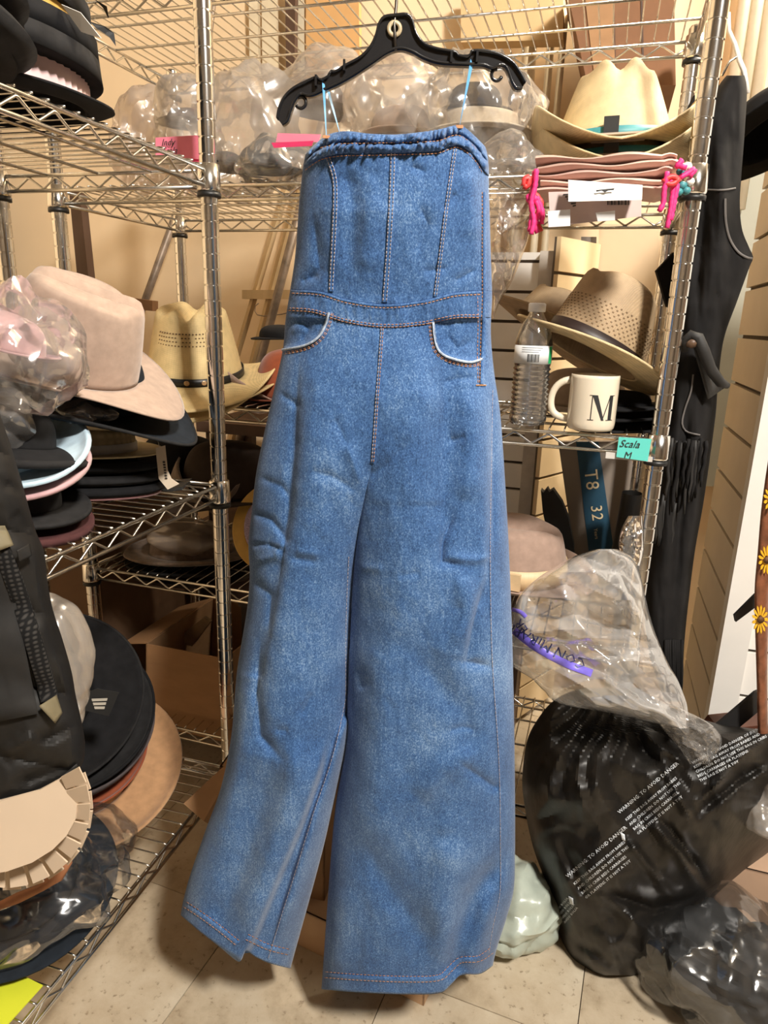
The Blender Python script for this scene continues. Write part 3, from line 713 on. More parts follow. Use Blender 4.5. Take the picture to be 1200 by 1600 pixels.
# --- left unit, middle shelf
zd = DL[1]
g = 'hats piled on the middle left shelf'
# front stack near the quilted jacket
hat('felt_hat', 'maroon felt hat at the bottom of the stack beside the quilted jacket', at(-8,806,.93), MAROONF, yaw=60, pitch=4, roll=6, a=.095, b=.08, h=.06, style='round', bw=.045, curl=.005, dip=.004, thick=.010, group=g)
hat('felt_hat', 'black dome-crowned hat resting on the maroon brim', at(-8,782,.925), BLACKF2, yaw=60, pitch=4, roll=6, a=.095, b=.08, h=.055, style='round', bw=.040, curl=.006, dip=.004, thick=.006, group=g)
hat('felt_hat', 'dusty pink brim under the pale blue hat', at(-12,728,.92), PINKF, yaw=60, pitch=6, roll=-10, a=.09, b=.075, h=.03, style='flat', bw=.048, curl=.012, dip=0, thick=.006, group=g)
hat('felt_hat', 'pale blue felt hat between the pink brim and the black one', at(-14,712,.915), SKYF, yaw=60, pitch=6, roll=-12, a=.09, b=.075, h=.03, style='flat', bw=.050, curl=.022, dip=0, thick=.006, edge=.004, group=g)
t = hat('felt_hat', 'black creased hat lying on top of the pale blue brim', at(-16,690,.905), BLACKF, yaw=70, pitch=4, roll=10, a=.088, b=.072, h=.062, style='round', bw=.038, curl=-.014, dip=.01, thick=.006, group=g, binding=BLACKF2)
# rear stack below the beige hat
hat('felt_hat', 'mauve hat brim at the bottom of the black stack by the white tag', at(118,764,1.15), MAUVEF, yaw=85, roll=5, a=.10, b=.085, h=.05, style='flat', bw=.045, curl=.004, dip=0, thick=.004, group=g)
for i, (py, m) in enumerate(((758,BLACKF),(742,BLACKF2),(724,BLACKF))):
    hat('felt_hat', ('lowest black hat brim above the mauve one', 'middle black hat in the stack beside the white tag', 'upper black hat directly under the straw boater')[i], at(118,py,1.145), m, yaw=85+4*i, roll=5, a=.10, b=.085, h=.05, style='flat', bw=.046, curl=.004, dip=0, thick=.012, edge=.006, group=g)
t = hat('straw_boater', 'coarse straw boater with a white ribbon lying on the black stack', at(112,702,1.14), STRAW_W, yaw=85, roll=4, a=.105, b=.092, h=.045, style='flat', bw=.045, curl=.003, dip=0, thick=.003, band=CARDW, bandh=.016, group=g)
hat('cowboy_hat', 'black wide-brimmed felt hat directly under the pinkish beige cowboy hat', at(112,612,1.10), NAVYF, yaw=-66, pitch=-14, roll=16, a=.108, b=.088, h=.09, style='round', bw=.095, curl=.030, dip=.030, thick=.003, binding=BLACKF2, group=g)
hat('cowboy_hat', 'large pinkish beige felt cowboy hat tilted on the left stack', at(118,574,1.07), BEIGEF, yaw=-72, pitch=-15, roll=15, a=.092, b=.082, h=.128, style='cattle', bw=.078, curl=.020, dip=.030, slope=-.06, group=g)
# tag with swing ticket
t = thing('price_tag', 'cream paper swing tag hanging beside the black hat stack', 'tag', at(262,730,1.13))
mb = MB(t.location); P_ = [(243,700),(258,696),(262,735),(268,748),(280,756),(262,765),(248,748)]
mb.prism([at(*p, 1.12) for p in P_], (0,.0008,0)); mb.build('card', surf('cream_card', (.72,.60,.46), .6, 0, .04), t, smooth=False)
for k in range(7): MB(t.location).box(at(256+k*.6, 722+k*4.2, 1.1185), (.004,.0004,.0022)).build('printed_line', INK, t, smooth=False)
MB(t.location).tube([at(249,699,1.12), at(247,690,1.13), at(250,684,1.14)], .0006, 5).build('string', CARDW, t)
o = MB(at(262,768,1.17)).prism([at(225,772,1.16), at(285,766,1.17), at(300,752,1.28), at(245,757,1.28)], (0,0,.006)).build('folded_bag', BLACK_RUBBER, smooth=False); o.location = at(262,768,1.17); tag(o, 'flat black folded bag on the wire shelf below the cream tag', 'bag')

# --- rear unit, middle shelf, left part
g = 'hats on the middle shelf of the rear unit'
t = hat('straw_cowboy_hat', 'golden straw cowboy hat with vent holes and concho band', at(306,584,1.50), STRAW_Y, yaw=186, pitch=-10, a=.112, b=.100, h=.142, style='cattle', bw=.085, curl=.030, dip=.045, cp=2.0, band=BLACK_RUBBER, bandh=.017, slope=0, top=.78, group=g)
for q in range(-3, 4):
    th = pi/2+q*.34; MB().lathe([(.0001,.0),(.006,.0),(.0065,.0015),(.004,.003),(.0001,.0035)], (.0975*cos(th), .1115*sin(th), .009), 10, Matrix.Rotation(th,3,'Z') @ Matrix.Rotation(pi/2,3,'Y')).build('concho', surf('concho_%d' % q, (.55,.36,.20), .3, .4), t)
vm = MB()
for r_ in range(4):
    for q in range(-9, 10):
        if r_ in (1,2) and abs(q) == 2: continue
        th = pi/2+q*.085+(r_ % 2)*.02; zz = .078+.0075*r_; rr = (1-.10*(zz/.142)**1.6)*(1-.22*zz/.142)
        vm.box((.0955*rr*cos(th), .1095*rr*sin(th), zz), (.0028,.0028,.0022), Matrix.Rotation(th-pi/2,3,'Z'))
vh = vm.build('vent_holes', surf('vent_shadow', (.16,.10,.05), .8), t, smooth=False); vh['kind'] = 'stuff'
hat('straw_cowboy_hat', 'second golden straw brim nested under the concho-band hat', at(305,604,1.50), STRAW_Y, yaw=186, a=.108, b=.094, h=.05, style='round', bw=.09, curl=.018, dip=.030, cp=2.0, group=g)
hat('felt_cowboy_hat', 'taupe felt hat with upswept brim beside the steel post', at(384,616,1.60), TAUPEF, yaw=215, roll=-4, a=.10, b=.085, h=.03, style='flat', bw=.085, curl=.085, dip=.0, cp=1.3, group=g)
hat('felt_cowboy_hat', 'lower taupe felt brim nested below the upswept one', at(384,630,1.59), felt('light_taupe_felt', (.40,.29,.22)), yaw=200, roll=-4, a=.10, b=.085, h=.03, style='flat', bw=.082, curl=.075, dip=.0, cp=1.3, group=g)
hat('felt_hat', 'rust red felt hat half hidden behind the jumpsuit hip', at(462,618,1.55), RUSTF, yaw=150, a=.095, b=.08, h=.10, style='round', bw=.04, curl=.01, dip=0, group=g)
# --- rear unit, lower shelf, left part
g = 'dark hats on the lower shelf of the rear unit'
for i, (py, m, lb) in enumerate(((893,BROWNF,'lowest dark brown hat on the lower rear wire shelf'),(878,BLACKF2,'charcoal hat second in the lower rear stack'),(862,OLIVEF,'brown hat third in the lower rear stack under grey film'))):
    hat('felt_hat', lb, at(300,py,1.60), m, yaw=80+10*i, roll=2, a=.10, b=.085, h=.05, style='round', bw=.058, curl=.008, dip=0, edge=.006, thick=.005, group=g)
hat('felt_hat', 'black domed hat behind the fuzzy brown brim', at(285,742,1.66), BLACKF, yaw=100, roll=0, a=.10, b=.085, h=.10, style='round', bw=.045, curl=.01, dip=0, group=g)
hat('felt_hat', 'fuzzy brown felt hat with upturned brim left of the post', at(338,772,1.60), OLIVEF, yaw=10, pitch=0, roll=0, a=.10, b=.085, h=.04, style='flat', bw=.06, curl=.09, dip=0, cp=.8, thick=.006, group=g)
hat('felt_hat', 'large dark brown felt hat right behind the steel post', at(362,775,1.56), BROWNF, yaw=120, roll=6, a=.11, b=.095, h=.13, style='round', bw=.05, curl=.0, dip=.02, group=g)
t = hat('woven_hat', 'lavender woven hat with a yellow brim peeking past the jumpsuit', at(428,822,1.42), surf('lavender_weave', (.36,.28,.38), .7, 0, .5, 500), yaw=-12, pitch=62, roll=0, a=.072, b=.066, h=.012, style='flat', bw=.028, curl=0, dip=0, brimmat=YELLOWS, group=g)
hat('black_beret', 'small black cap on the slanted pole left of the jumpsuit waist', at(440,528,1.75), BLACKF, yaw=20, a=.06, b=.055, h=.03, style='round', bw=.022, curl=-.004, dip=0)

# --- left unit, bottom shelf: stack of brims seen from above
zd = DL[0]; g = 'felt hats stacked on the bottom left shelf'
cx = atz(130,1205,zd+.06)
hat('felt_hat', 'camel tan felt hat with a stitched wide brim on the bottom shelf', cx, TANF, yaw=0, pitch=14, roll=10, a=.105, b=.09, h=.04, style='flat', bw=.092, curl=.006, dip=-.012, edge=.012, thick=.003, group=g)
hat('felt_hat', 'rust brown felt hat just above the camel tan brim', at(122,1178,cx.y), RUSTF, yaw=0, pitch=14, roll=11, a=.10, b=.085, h=.03, style='flat', bw=.040, curl=.004, dip=-.008, edge=.008, thick=.003, group=g)
hat('felt_hat', 'grey plum felt hat with a turned-up brim in the bottom stack', at(112,1152,cx.y), GREYF, yaw=0, pitch=15, roll=12, a=.10, b=.085, h=.03, style='flat', bw=.062, curl=.006, dip=-.010, edge=.030, thick=.003, group=g)
hat('felt_hat', 'black felt hat under the topmost one on the bottom left shelf', at(98,1122,cx.y-.01), BLACKF2, yaw=0, pitch=18, roll=14, a=.10, b=.085, h=.03, style='flat', bw=.076, curl=.006, dip=-.010, edge=.010, thick=.003, binding=BLACKF, group=g)
hat('felt_hat', 'topmost black felt hat of the bottom left stack, with a cloth label', at(66,1092,cx.y-.02), BLACKF, yaw=0, pitch=24, roll=18, a=.10, b=.085, h=.05, style='round', bw=.090, curl=.006, dip=-.010, edge=.008, thick=.003, binding=BLACKF2, group=g)
# ---------------------------------------------------------------- things on the right half of the rear unit
TEAL = surf('teal_ribbon', (.05,.24,.26), .5); IVORY = surf('ivory_ceramic', (.80,.70,.54), .18, 0, .02, 20, coat=.4)
g = 'cream straw western hats on the upper right shelf'
zt = BL[3]
for k, (py, lb) in enumerate(((264,'lower cream straw hat with upswept brim, nested under its twin'),(236,'upper cream straw western hat with teal band on the pink cloths'))):
    t = hat('straw_western_hat', lb, at(955,py,1.40-.012*k), STRAW, yaw=168, pitch=-4, roll=2, a=.125, b=.108, h=.134 if k else .05, style='cattle' if k else 'flat', bw=.082, curl=.075, dip=.012, cp=1.4, band=TEAL, bandh=.020, slope=.05, top=.62, group=g, thick=.003)
    MB().box((.018,-.129 if 0 else .1275,.014), (.020,.004,.030)).build('ribbon_knot', BLACK_RUBBER, t, smooth=False) if 0 else None
    f = Vector((0,1,0))
    MB().box((.012,.126,.016), (.024,.006,.036)).build('ribbon_knot', BLACK_RUBBER, t, smooth=False)
    MB().box((.0,.135,.001), (.085,.030,.003), Matrix.Rotation(.25,3,'X')).build('paper_label', surf('kraft_label_%d' % k, (.36,.29,.22), .6), t, smooth=False)
# folded pink cloths
PINKC = surf('blush_cloth', (.74,.52,.43), .85, 0, .06, 40, .3, 700, .0004); PINKC2 = surf('deep_blush_cloth', (.62,.42,.36), .85, 0, .06, 40, .3, 700, .0004)  # two blush tones alternating up the pile
g = 'folded blush cloths under the straw hats'
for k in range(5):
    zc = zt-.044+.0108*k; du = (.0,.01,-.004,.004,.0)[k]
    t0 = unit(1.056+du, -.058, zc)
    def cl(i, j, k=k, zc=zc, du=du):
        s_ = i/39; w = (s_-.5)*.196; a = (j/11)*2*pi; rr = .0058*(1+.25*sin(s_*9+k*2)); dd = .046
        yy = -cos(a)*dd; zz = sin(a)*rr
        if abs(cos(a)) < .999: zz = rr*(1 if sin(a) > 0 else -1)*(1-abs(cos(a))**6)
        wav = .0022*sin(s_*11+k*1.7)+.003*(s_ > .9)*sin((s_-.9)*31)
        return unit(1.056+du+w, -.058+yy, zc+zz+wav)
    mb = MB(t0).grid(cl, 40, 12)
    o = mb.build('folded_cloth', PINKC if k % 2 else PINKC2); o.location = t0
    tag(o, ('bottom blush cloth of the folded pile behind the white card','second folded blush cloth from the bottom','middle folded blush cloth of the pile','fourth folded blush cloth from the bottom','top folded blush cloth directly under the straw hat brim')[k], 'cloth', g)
HOT = surf('hot_pink_cord', (.80,.03,.20), .6, 0, .15, 200); REDC = surf('red_cord', (.70,.05,.05), .5)
def cords(label, strands, x, mats, loops=()):
    t = thing('tassel_cord', label, 'cord', at(*strands[0][0], x))
    for k, st in enumerate(strands):
        pts = [at(p[0], p[1], x+.004*((k*7) % 5-2)) for p in smoothpath(st, 4)]
        MB(t.location).tube(pts, [.0030*(1+.45*abs(sin(i*1.3+k))) for i in range(len(pts))], 6).build('strand', mats[k % len(mats)], t)
    return t
cords('hot pink and red knotted cords hanging at the left end of the cloth pile', [[(838,264),(836,290),(830,318),(834,345),(830,366)],[(836,268),(832,300),(842,328),(836,352),(840,364)],[(834,300),(846,318),(838,340),(845,362)],[(828,312),(832,330),(829,350),(828,362)],[(838,308),(847,330),(846,350)],[(818,290),(820,279),(827,277),(824,292),(818,290)],[(832,318),(824,308),(832,306),(838,314)]], 1.09, [HOT,HOT,REDC,HOT,HOT,REDC,HOT])
cords('hot pink knotted cords hanging at the right end of the cloth pile', [[(1043,268),(1038,296),(1036,318),(1030,330)],[(1052,288),(1050,310),(1046,338),(1042,356)],[(1044,290),(1052,282),(1058,292),(1048,318)],[(1056,262),(1066,250),(1060,258),(1072,262)],[(1062,278),(1076,270),(1086,264),(1078,276)],[(1036,284),(1048,276),(1060,280),(1050,288),(1038,286)],[(1058,290),(1054,312),(1048,344)]], 1.06, [HOT,HOT,HOT,HOT,HOT,REDC,HOT])
t = thing('bead_bundle', 'small teal and white beads tied at the right end of the cloths', 'beads', at(1066,285,1.07))
for k, (x, y, c) in enumerate(((1064,268,0),(1068,262,1),(1074,260,1),(1066,290,0),(1072,298,0),(1060,300,0),(1078,284,1))):
    bm_ = MB(t.location).lathe([(.0001,-.006),(.005,-.004),(.0068,0),(.005,.004),(.0001,.006)], at(x,y,1.07), 10); bm_.build('bead', TEAL if c == 0 else CARDW, t)
# hanging cards
t = thing('hang_card', 'white hang card with a punched slot in front of the pink cloths', 'card', at(945,300,1.04))
mb = MB(t.location); P_ = [(888,281),(1004,289),(1003,312),(888,315)]
mb.prism([at(*p, 1.040-.012*(i > 1)) for i, p in enumerate(P_)], (0,.001,0)); mb.build('card', CARDW, t, smooth=False)
mb = MB(t.location); mb.prism([at(*p, 1.0295) for p in ((931,297),(960,294),(959,297),(950,298),(945,301),(940,298),(932,300))], (0,-.0006,0)); mb.build('slot', INK, t, smooth=False)
t = thing('product_card', 'mauve product card with barcode hanging below the white hang card', 'card', at(930,325,1.06))
mb = MB(t.location); mb.prism([at(*p, 1.06) for p in ((857,300),(1003,296),(1002,338),(860,354))], (0,.001,0)); mb.build('card', surf('mauve_card', (.52,.40,.37), .45, 0, .05), t, smooth=False)
for k in range(6): MB(t.location).prism([at(*p, 1.0585) for p in ((880+k*3,303+k*3.6),(900,302+k*3.6),(900,304+k*3.6),(880+k*3,305+k*3.6))], (0,.0004,0)).build('printed_line', INK, t, smooth=False)
for k in range(13):
    w = (1.6,.8,2.0,1.0)[k % 4]; x = 949+k*2.7
    MB(t.location).prism([at(*p, 1.0585) for p in ((x,313),(x+w,312.8),(x+w,320),(x,320.3))], (0,.0004,0)).build('bar', INK, t, smooth=False)
for k, q in enumerate((((856,330),(891,327),(891,353),(857,355)), ((931,332),(961,329),(961,344),(934,346)))):
    c_ = at(*q[0], 1.05); mb = MB(c_); mb.prism([at(*p, 1.05-.004*(i < 2)) for i, p in enumerate(q)], (0,.002,0)); o = mb.build('label_holder', surf('clear_white_plastic_%d' % k, (.78,.79,.80), .2), smooth=False); o.location = c_
    tag(o, ('white plastic label holder at the left under the product card','small white plastic label holder under the middle of the product card')[k], 'label holder')

# --- middle shelf: bottle, mug, fedoras, note
zt = BL[2]
CLEAR, nt_, b_ = _mat('clear_bottle_plastic'); b_.inputs['Transmission Weight'].default_value = 1; b_.inputs['Roughness'].default_value = .03; b_.inputs['IOR'].default_value = 1.33; b_.inputs['Base Color'].default_value = (.97,.98,.98,1)
pb = unit(.968, .012, zt+.004)
t = thing('water_bottle', 'clear ribbed plastic water bottle with a white label beside the mug', 'bottle', pb)
prof = [(.022,0),(.030,.002),(.0325,.010),(.0325,.016)]
z = .018
while z < .098: prof += [(.0300,z),(.0328,z+.0035),(.0300,z+.007)]; z += .0085
prof += [(.031,.104),(.0315,.106),(.0315,.138),(.032,.140),(.030,.152),(.024,.170),(.0155,.184),(.0125,.190),(.0125,.194)]
MB().lathe(prof, n=40, capt=False).build('bottle_body', plastic_film('bottle_plastic', (.95,.96,.96), .07, .05, 1.3, (.85,.87,.88), .0, .0), t)
MB().lathe([(.0322,.107),(.0324,.107),(.0324,.1375),(.0322,.1375)], n=40, capb=False, capt=False).build('wrap_label', surf('white_film_label', (.72,.74,.74), .35), t)
capm = MB(); cp_ = [(.0001,.208)]
capm.grid(lambda i, j: ((.0142+(.0006 if i % 2 else 0) if j in (1,2) else (.0142 if j == 0 else .0125))*cos(2*pi*i/60)*(1 if j < 4 else 0), (.0142+(.0006 if i % 2 else 0) if j in (1,2) else (.0142 if j == 0 else .0125))*sin(2*pi*i/60)*(1 if j < 4 else 0), (.193,.194,.206,.2075,.2075)[j]), 60, 5, True)
capm.build('screw_cap', surf('white_cap', (.82,.82,.80), .35), t)
dirc = (CAMP-pb); a0 = atan2(dirc.y, dirc.x)
def onl(a, z, r=.0327): return (r*cos(a0+a), r*sin(a0+a), z)
def lab_rect(nm, a1, a2, z1, z2, mat):
    n_ = max(2, int(abs(a2-a1)/.08)+1)
    MB().grid(lambda i, j: onl(a1+(a2-a1)*i/(n_-1), z1+(z2-z1)*j), n_, 2).build(nm, mat, t)
GREEN = surf('label_green', (.02,.35,.12), .4)
lab_rect('green_stripe', .95, 1.25, .108, .1365, GREEN)
for k in range(3): lab_rect('printed_line', -.62, .5-.1*k, .1335-.0035*k, .1345-.0035*k, surf('label_grey_%d' % k, (.30,.32,.34), .5))
for k in range(10): lab_rect('bar', -.28+.062*k, -.28+.062*k+(.030 if k % 3 else .046), .1105, .1235, INK)
# mug
pm_ = unit(1.076, .012, zt+.003)
t = thing('coffee_mug', 'ivory ceramic mug with a black letter M on the wire shelf', 'mug', pm_)
r_, hh = .0405, .094
prof = [(.030,.000),(.037,.0015),(.0395,.006),(r_,.014),(r_,.088),(.0402,hh),(.0385,hh+.0004),(.0372,.091),(.0372,.012),(.034,.007),(.0001,.006)]
MB().lathe(prof, n=56).build('mug_body', IVORY, t)
dirc = CAMP-pm_; a0m = atan2(dirc.y, dirc.x)
ah = a0m-1.62
hp = []
for i in range(17):
    s_ = i/16; ang = pi*(s_)+pi/2
    rr = .033*sin(pi*s_)**.6; zz = .084-.068*s_-.004*sin(pi*s_)+.008*sin(2*pi*s_)*.6
    hp.append(((r_-.003+rr)*cos(ah), (r_-.003+rr)*sin(ah), zz))
MB().tube(hp, [.0066-.0008*sin(pi*i/16) for i in range(17)], 12).build('handle', IVORY, t)
def mugpoly(poly):
    # x (m) along the surface from the letter's centre, y up; subdivided strips
    (x0,y0),(x1,y1),(x2,y2),(x3,y3) = poly; n_ = 7; mb = MB()
    aC = a0m+.44
    def f(i, j):
        s_ = i/(n_-1); q = j/(n_-1)
        x = (x0*(1-s_)+x1*s_)*(1-q)+(x3*(1-s_)+x2*s_)*q; y = (y0*(1-s_)+y1*s_)*(1-q)+(y3*(1-s_)+y2*s_)*q
        return ((r_+.0005)*cos(aC+x/r_), (r_+.0005)*sin(aC+x/r_), .042+y)
    mb.grid(f, n_, n_); return mb
H2 = .021
for poly in ([(-.0195,-H2),(-.0180,-H2),(-.0180,H2),(-.0195,H2)], [(-.0010,-H2),(.0035,-H2),(-.0105,H2),(-.0190,H2)], [(-.0005,-H2),(.0012,-H2),(.0130,H2),(.0113,H2)], [(.0110,-H2),(.0185,-H2),(.0185,H2),(.0110,H2)],
             [(-.0240,-H2),(-.0140,-H2),(-.0140,-H2+.0012),(-.0240,-H2+.0012)], [(.0070,-H2),(.0220,-H2),(.0220,-H2+.0012),(.0070,-H2+.0012)], [(-.0235,H2-.0012),(-.0110,H2-.0012),(-.0110,H2),(-.0235,H2)], [(.0110,H2-.0012),(.0220,H2-.0012),(.0220,H2),(.0110,H2)]):
    mugpoly(poly).build('letter_stroke', INK, t)
# straw fedora tilted on another hat
DKBAND = surf('dark_brown_band', (.022,.012,.010), .5)
t = hat('straw_fedora', 'tan straw fedora with a woven vent panel and dark band tilted behind the mug', at(922,556,1.29), STRAW_T, yaw=-58, pitch=-24, roll=10, a=.098, b=.084, h=.132, style='fedora', bw=.058, curl=.012, dip=.004, band=DKBAND, bandh=.030, slope=-.12, brimmat=STRAW, binding=STRAW)
mesh_ = MB()
for q in range(52):
    for r__ in range(9):
        th = 2*pi*q/52+(r__ % 2)*.06; zz = .036+.0052*r__; rr = 1-.062*(zz/.06)**1.2
        mesh_.box(((.0845*rr+.0006)*cos(th), (.0985*rr+.0006)*sin(th), zz), (.0034,.0014,.0019), Matrix.Rotation(th+pi/2,3,'Z'))
mv = mesh_.build('open_weave', surf('weave_gap', (.20,.135,.075), .8), t, smooth=False); mv['kind'] = 'stuff'
MB().box((.110,.012,.012), (.05,.030,.002), Matrix.Rotation(.3,3,'Z')).build('swing_label', surf('blue_black_label', (.03,.035,.05), .5), t, smooth=False)
for k in range(3): MB().box((.112,.004+.008*k,.0135), (.030,.002,.0006), Matrix.Rotation(.3,3,'Z')).build('printed_line', surf('label_gold_%d' % k, (.45,.36,.22), .5), t, smooth=False)
hat('felt_fedora', 'taupe hat seen under the tilted straw fedora with a cord across its crown', at(905,640,1.45), felt('brown_taupe_felt', (.33,.25,.18)), yaw=-50, pitch=-8, a=.100, b=.086, h=.085, style='round', bw=.045, curl=.01, dip=.01)  # slightly browner felt than the other taupe hats
hat('felt_hat', 'tan straw hat leaning behind the water bottle', at(862,520,1.47), STRAW_T, yaw=-60, pitch=-30, roll=10, a=.09, b=.08, h=.08, style='fedora', bw=.065, curl=.01, dip=.01)
for k, (px, py, lb) in enumerate(((1000,664,'lowest black beret behind the mug at the post'),(1002,645,'middle black beret between mug and post'),(1000,628,'upper black beret under the fedora brim beside the post'))):
    hat('black_beret', lb, at(px-30,py+3,1.30+.004*k), BLACKF, yaw=-70+20*k, a=.065, b=.055, h=.022, style='round', bw=.030, curl=.004, dip=.004, thick=.004, group='black berets behind the mug')
# teal note
TEALN = surf('teal_note', (.10,.55,.48), .6, 0, .04)
yn = 1.118
cn = at(990,704,yn); t = thing('sticky_note', 'teal handwritten sticky note on the right shelf edge', 'note', cn)
mb = MB(cn); mb.prism([at(*p, yn) for p in ((967,683),(1018,686),(1012,721),(963,714))], (0,.0006,0)); mb.build('paper', TEALN, t, smooth=False)
xd = at(1014,692,yn)-at(966,689,yn); yd = at(966,684,yn)-at(963,712,yn)
text('handwriting', 'Scala', .017, at(967,698,yn-.001), xd, yd, INK, t, cn, shear=.3); text('handwriting', 'M', .016, at(974,716,yn-.001), xd, yd, INK, t, cn, shear=.15)
c_ = at(950,705,yn+.004); mb = MB(c_); mb.prism([at(*p, yn+.004) for p in ((947,706),(1020,714),(1019,722),(946,716))], (0,.002,0)); o = mb.build('label_strip', surf('clear_label_strip', (.55,.52,.48), .15), smooth=False); o.location = c_; tag(o, 'clear plastic label strip behind the teal note', 'label holder')
# --- lower shelf: taupe fedora with cream ribbon
t = hat('felt_fedora', 'taupe felt fedora with a wide cream ribbon on the lower right shelf', at(800,893,1.36), TAUPEF, yaw=-115, pitch=0, roll=3, a=.112, b=.098, h=.108, style='fedora', bw=.062, curl=.022, dip=.0, band=surf('cream_grosgrain', (.66,.49,.28), .5, 0, .06, 300, scale=(1,1,.02)), bandh=.040, slope=.0)
o = MB(); 
for k in (0, 1): o.box((.101,.030-.03*k,.022), (.008,.026,.034), Matrix.Rotation(.1*k,3,'Z'))
o.box((.104,.015,.022), (.010,.008,.038)); o.build('ribbon_bow', surf('cream_bow', (.68,.51,.30), .45), t, smooth=False)
t0 = unit(.90, .16, BL[1]); o = MB(t0).box(unit(.90,.16,BL[1]+.045), (.10,.10,.085), RU).build('small_box', BLACK_RUBBER, smooth=False); o.location = t0; tag(o, 'small black box on the lower shelf under the taupe fedora', 'box')

# ---------------------------------------------------------------- things behind the shelving
CARD = surf('brown_cardboard', (.36,.20,.095), .8, 0, .08, 14, .1, 200, .0005, scale=(1,1,3)); CARD2 = surf('dark_cardboard', (.22,.105,.05), .8, 0, .10, 14); CARD_O = surf('orange_cardboard', (.58,.33,.13), .75, 0, .08, 10); TAPE = surf('packing_tape', (.42,.27,.13), .25)
WOOD = surf('raw_wood', (.55,.40,.22), .7, 0, .15, 30, .2, 100, .001, scale=(1,1,.1)); WOOD_D = surf('dark_wood', (.07,.035,.02), .6, 0, .2, 20, scale=(1,1,.1)); WOOD_M = surf('brown_wood', (.22,.11,.05), .6, 0, .15, 20); PIPE = surf('cream_pipe_paint', (.72,.62,.44), .45, 0, .05, 30); METAL_D = surf('worn_metal_pole', (.22,.17,.13), .45, .4, .35, 25)
SLATW = surf('white_slatwall', (.84,.81,.76), .5, 0, .04, 10); SLATC = surf('cream_slatwall', (.72,.56,.34), .5, 0, .04, 10)
def onv(px, py, v):
    """point on the vertical plane parallel to the rear unit at depth v"""
    n_ = V; r = ray(px, py); k = (A0+V*v-CAMP).dot(n_)/r.dot(n_); return CAMP+r*k
def bar(name, label, p, q, r, mat, cat, n=10, group=None):
    o = MB(p).tube([p, q], r, n).build(name, mat); o.location = p; tag(o, label, cat, group); return o
def plank(name, label, pts, v, thick, mat, cat, group=None):
    P_ = [onv(x, y, v) for x, y in pts]; c_ = P_[0]; o = MB(c_).prism(P_, V*thick).build(name, mat, smooth=False); o.location = c_; tag(o, label, cat, group); return o
VW = DU+.47
def to_floor(px, py, px2, py2, v):
    """extend a line seen in the wall plane down to the floor"""
    p, q = onv(px, py, v), onv(px2, py2, v); k = p.z/(p.z-q.z); return p, p+(q-p)*k
p, q = to_floor(268,355,214,505,.80); bar('metal_pole', 'worn metal pole leaning on the wall at left', p+(p-q)*.3, q, .012, METAL_D, 'pole')
p, q = to_floor(468,330,418,520,.72); bar('metal_pole', 'dark slanted metal pole beside the jumpsuit waist', p+(p-q)*.25, q, .013, METAL_D, 'pole')
t = thing('wooden_easel', 'pale wooden easel frame leaning on the wall left of the jumpsuit', 'easel', to_floor(425,372,380,540,.84)[1])
for a, b in (((425,372),(372,548)), ((446,372),(400,545))):
    p, q = to_floor(*a, *b, .84); MB(t.location).tube([p+(p-q)*.2, q], .011, 4).build('leg', WOOD, t, smooth=False)
P_ = [onv(*p, .82) for p in ((378,453),(458,453),(458,467),(378,467))]; MB(t.location).prism(P_, V*.02).build('ledge', WOOD, t, smooth=False)
MB(t.location).tube([onv(x,y,.80) for x,y in ((404,474),(399,478),(398,486),(402,492),(412,494),(440,491),(452,488))], .0016, 6).build('wire_hook', METAL_D, t)
plank('board', 'dark brown wooden board standing against the wall at left', ((108,300),(124,300),(142,470),(124,470)), .60, .03, WOOD_D, 'board')
p = onv(118,470,.60)
plank('board', 'short brown wooden plank end behind the beige cowboy hat', ((60,446),(238,470),(238,486),(60,470)), .70, .03, WOOD_M, 'board')
plank('cardboard_sheet', 'orange cardboard sheet against the wall above the jumpsuit', ((478,-60),(560,-60),(562,112),(478,112)), .86, .02, CARD_O, 'cardboard')
plank('board', 'dark narrow strip standing beside the orange cardboard', ((445,-40),(462,-40),(460,105),(447,105)), .84, .02, WOOD_D, 'board')
for k, (x0, x1, lb) in enumerate(((388,402,'cream wooden strip on the wall nearest the steel post'),(408,430,'wide cream wooden strip left of the dark strip'),(464,474,'thin cream strip just right of the dark strip'))):
    plank('wood_strip', lb, ((x0,-60),(x1,-60),(x1+2,118),(x0+2,118)), .87, .015, PIPE, 'strip', 'cream strips against the wall')
p, q = to_floor(335,0,322,110,.83); bar('metal_pole', 'thin leaning rod behind the top shelf near the post', onv(338,-40,.83), onv(318,140,.83), .009, METAL_D, 'pole')
plank('cardboard_sheet', 'tan cardboard sheets stacked flat behind the hanger', ((720,-30),(880,-30),(880,62),(720,66)), .80, .05, surf('tan_cardboard', (.62,.43,.22), .75, 0, .08, 10), 'cardboard')
for k, (x, w, lb) in enumerate(((830,.020,'thick cream pipe on the wall right of the hanger'),(862,.010,'thin pale pipe left of the straw hat crown'),(880,.009,'thinnest pale pipe beside the straw hat crown'))):
    p, q = onv(x, 0, .86), onv(x-14, 220, .86); d = ZU
    bar('wall_pipe', lb, Vector((q.x,q.y,.0)), Vector((q.x,q.y,2.4)), w, PIPE, 'pipe', 14, 'cream pipes on the back wall')
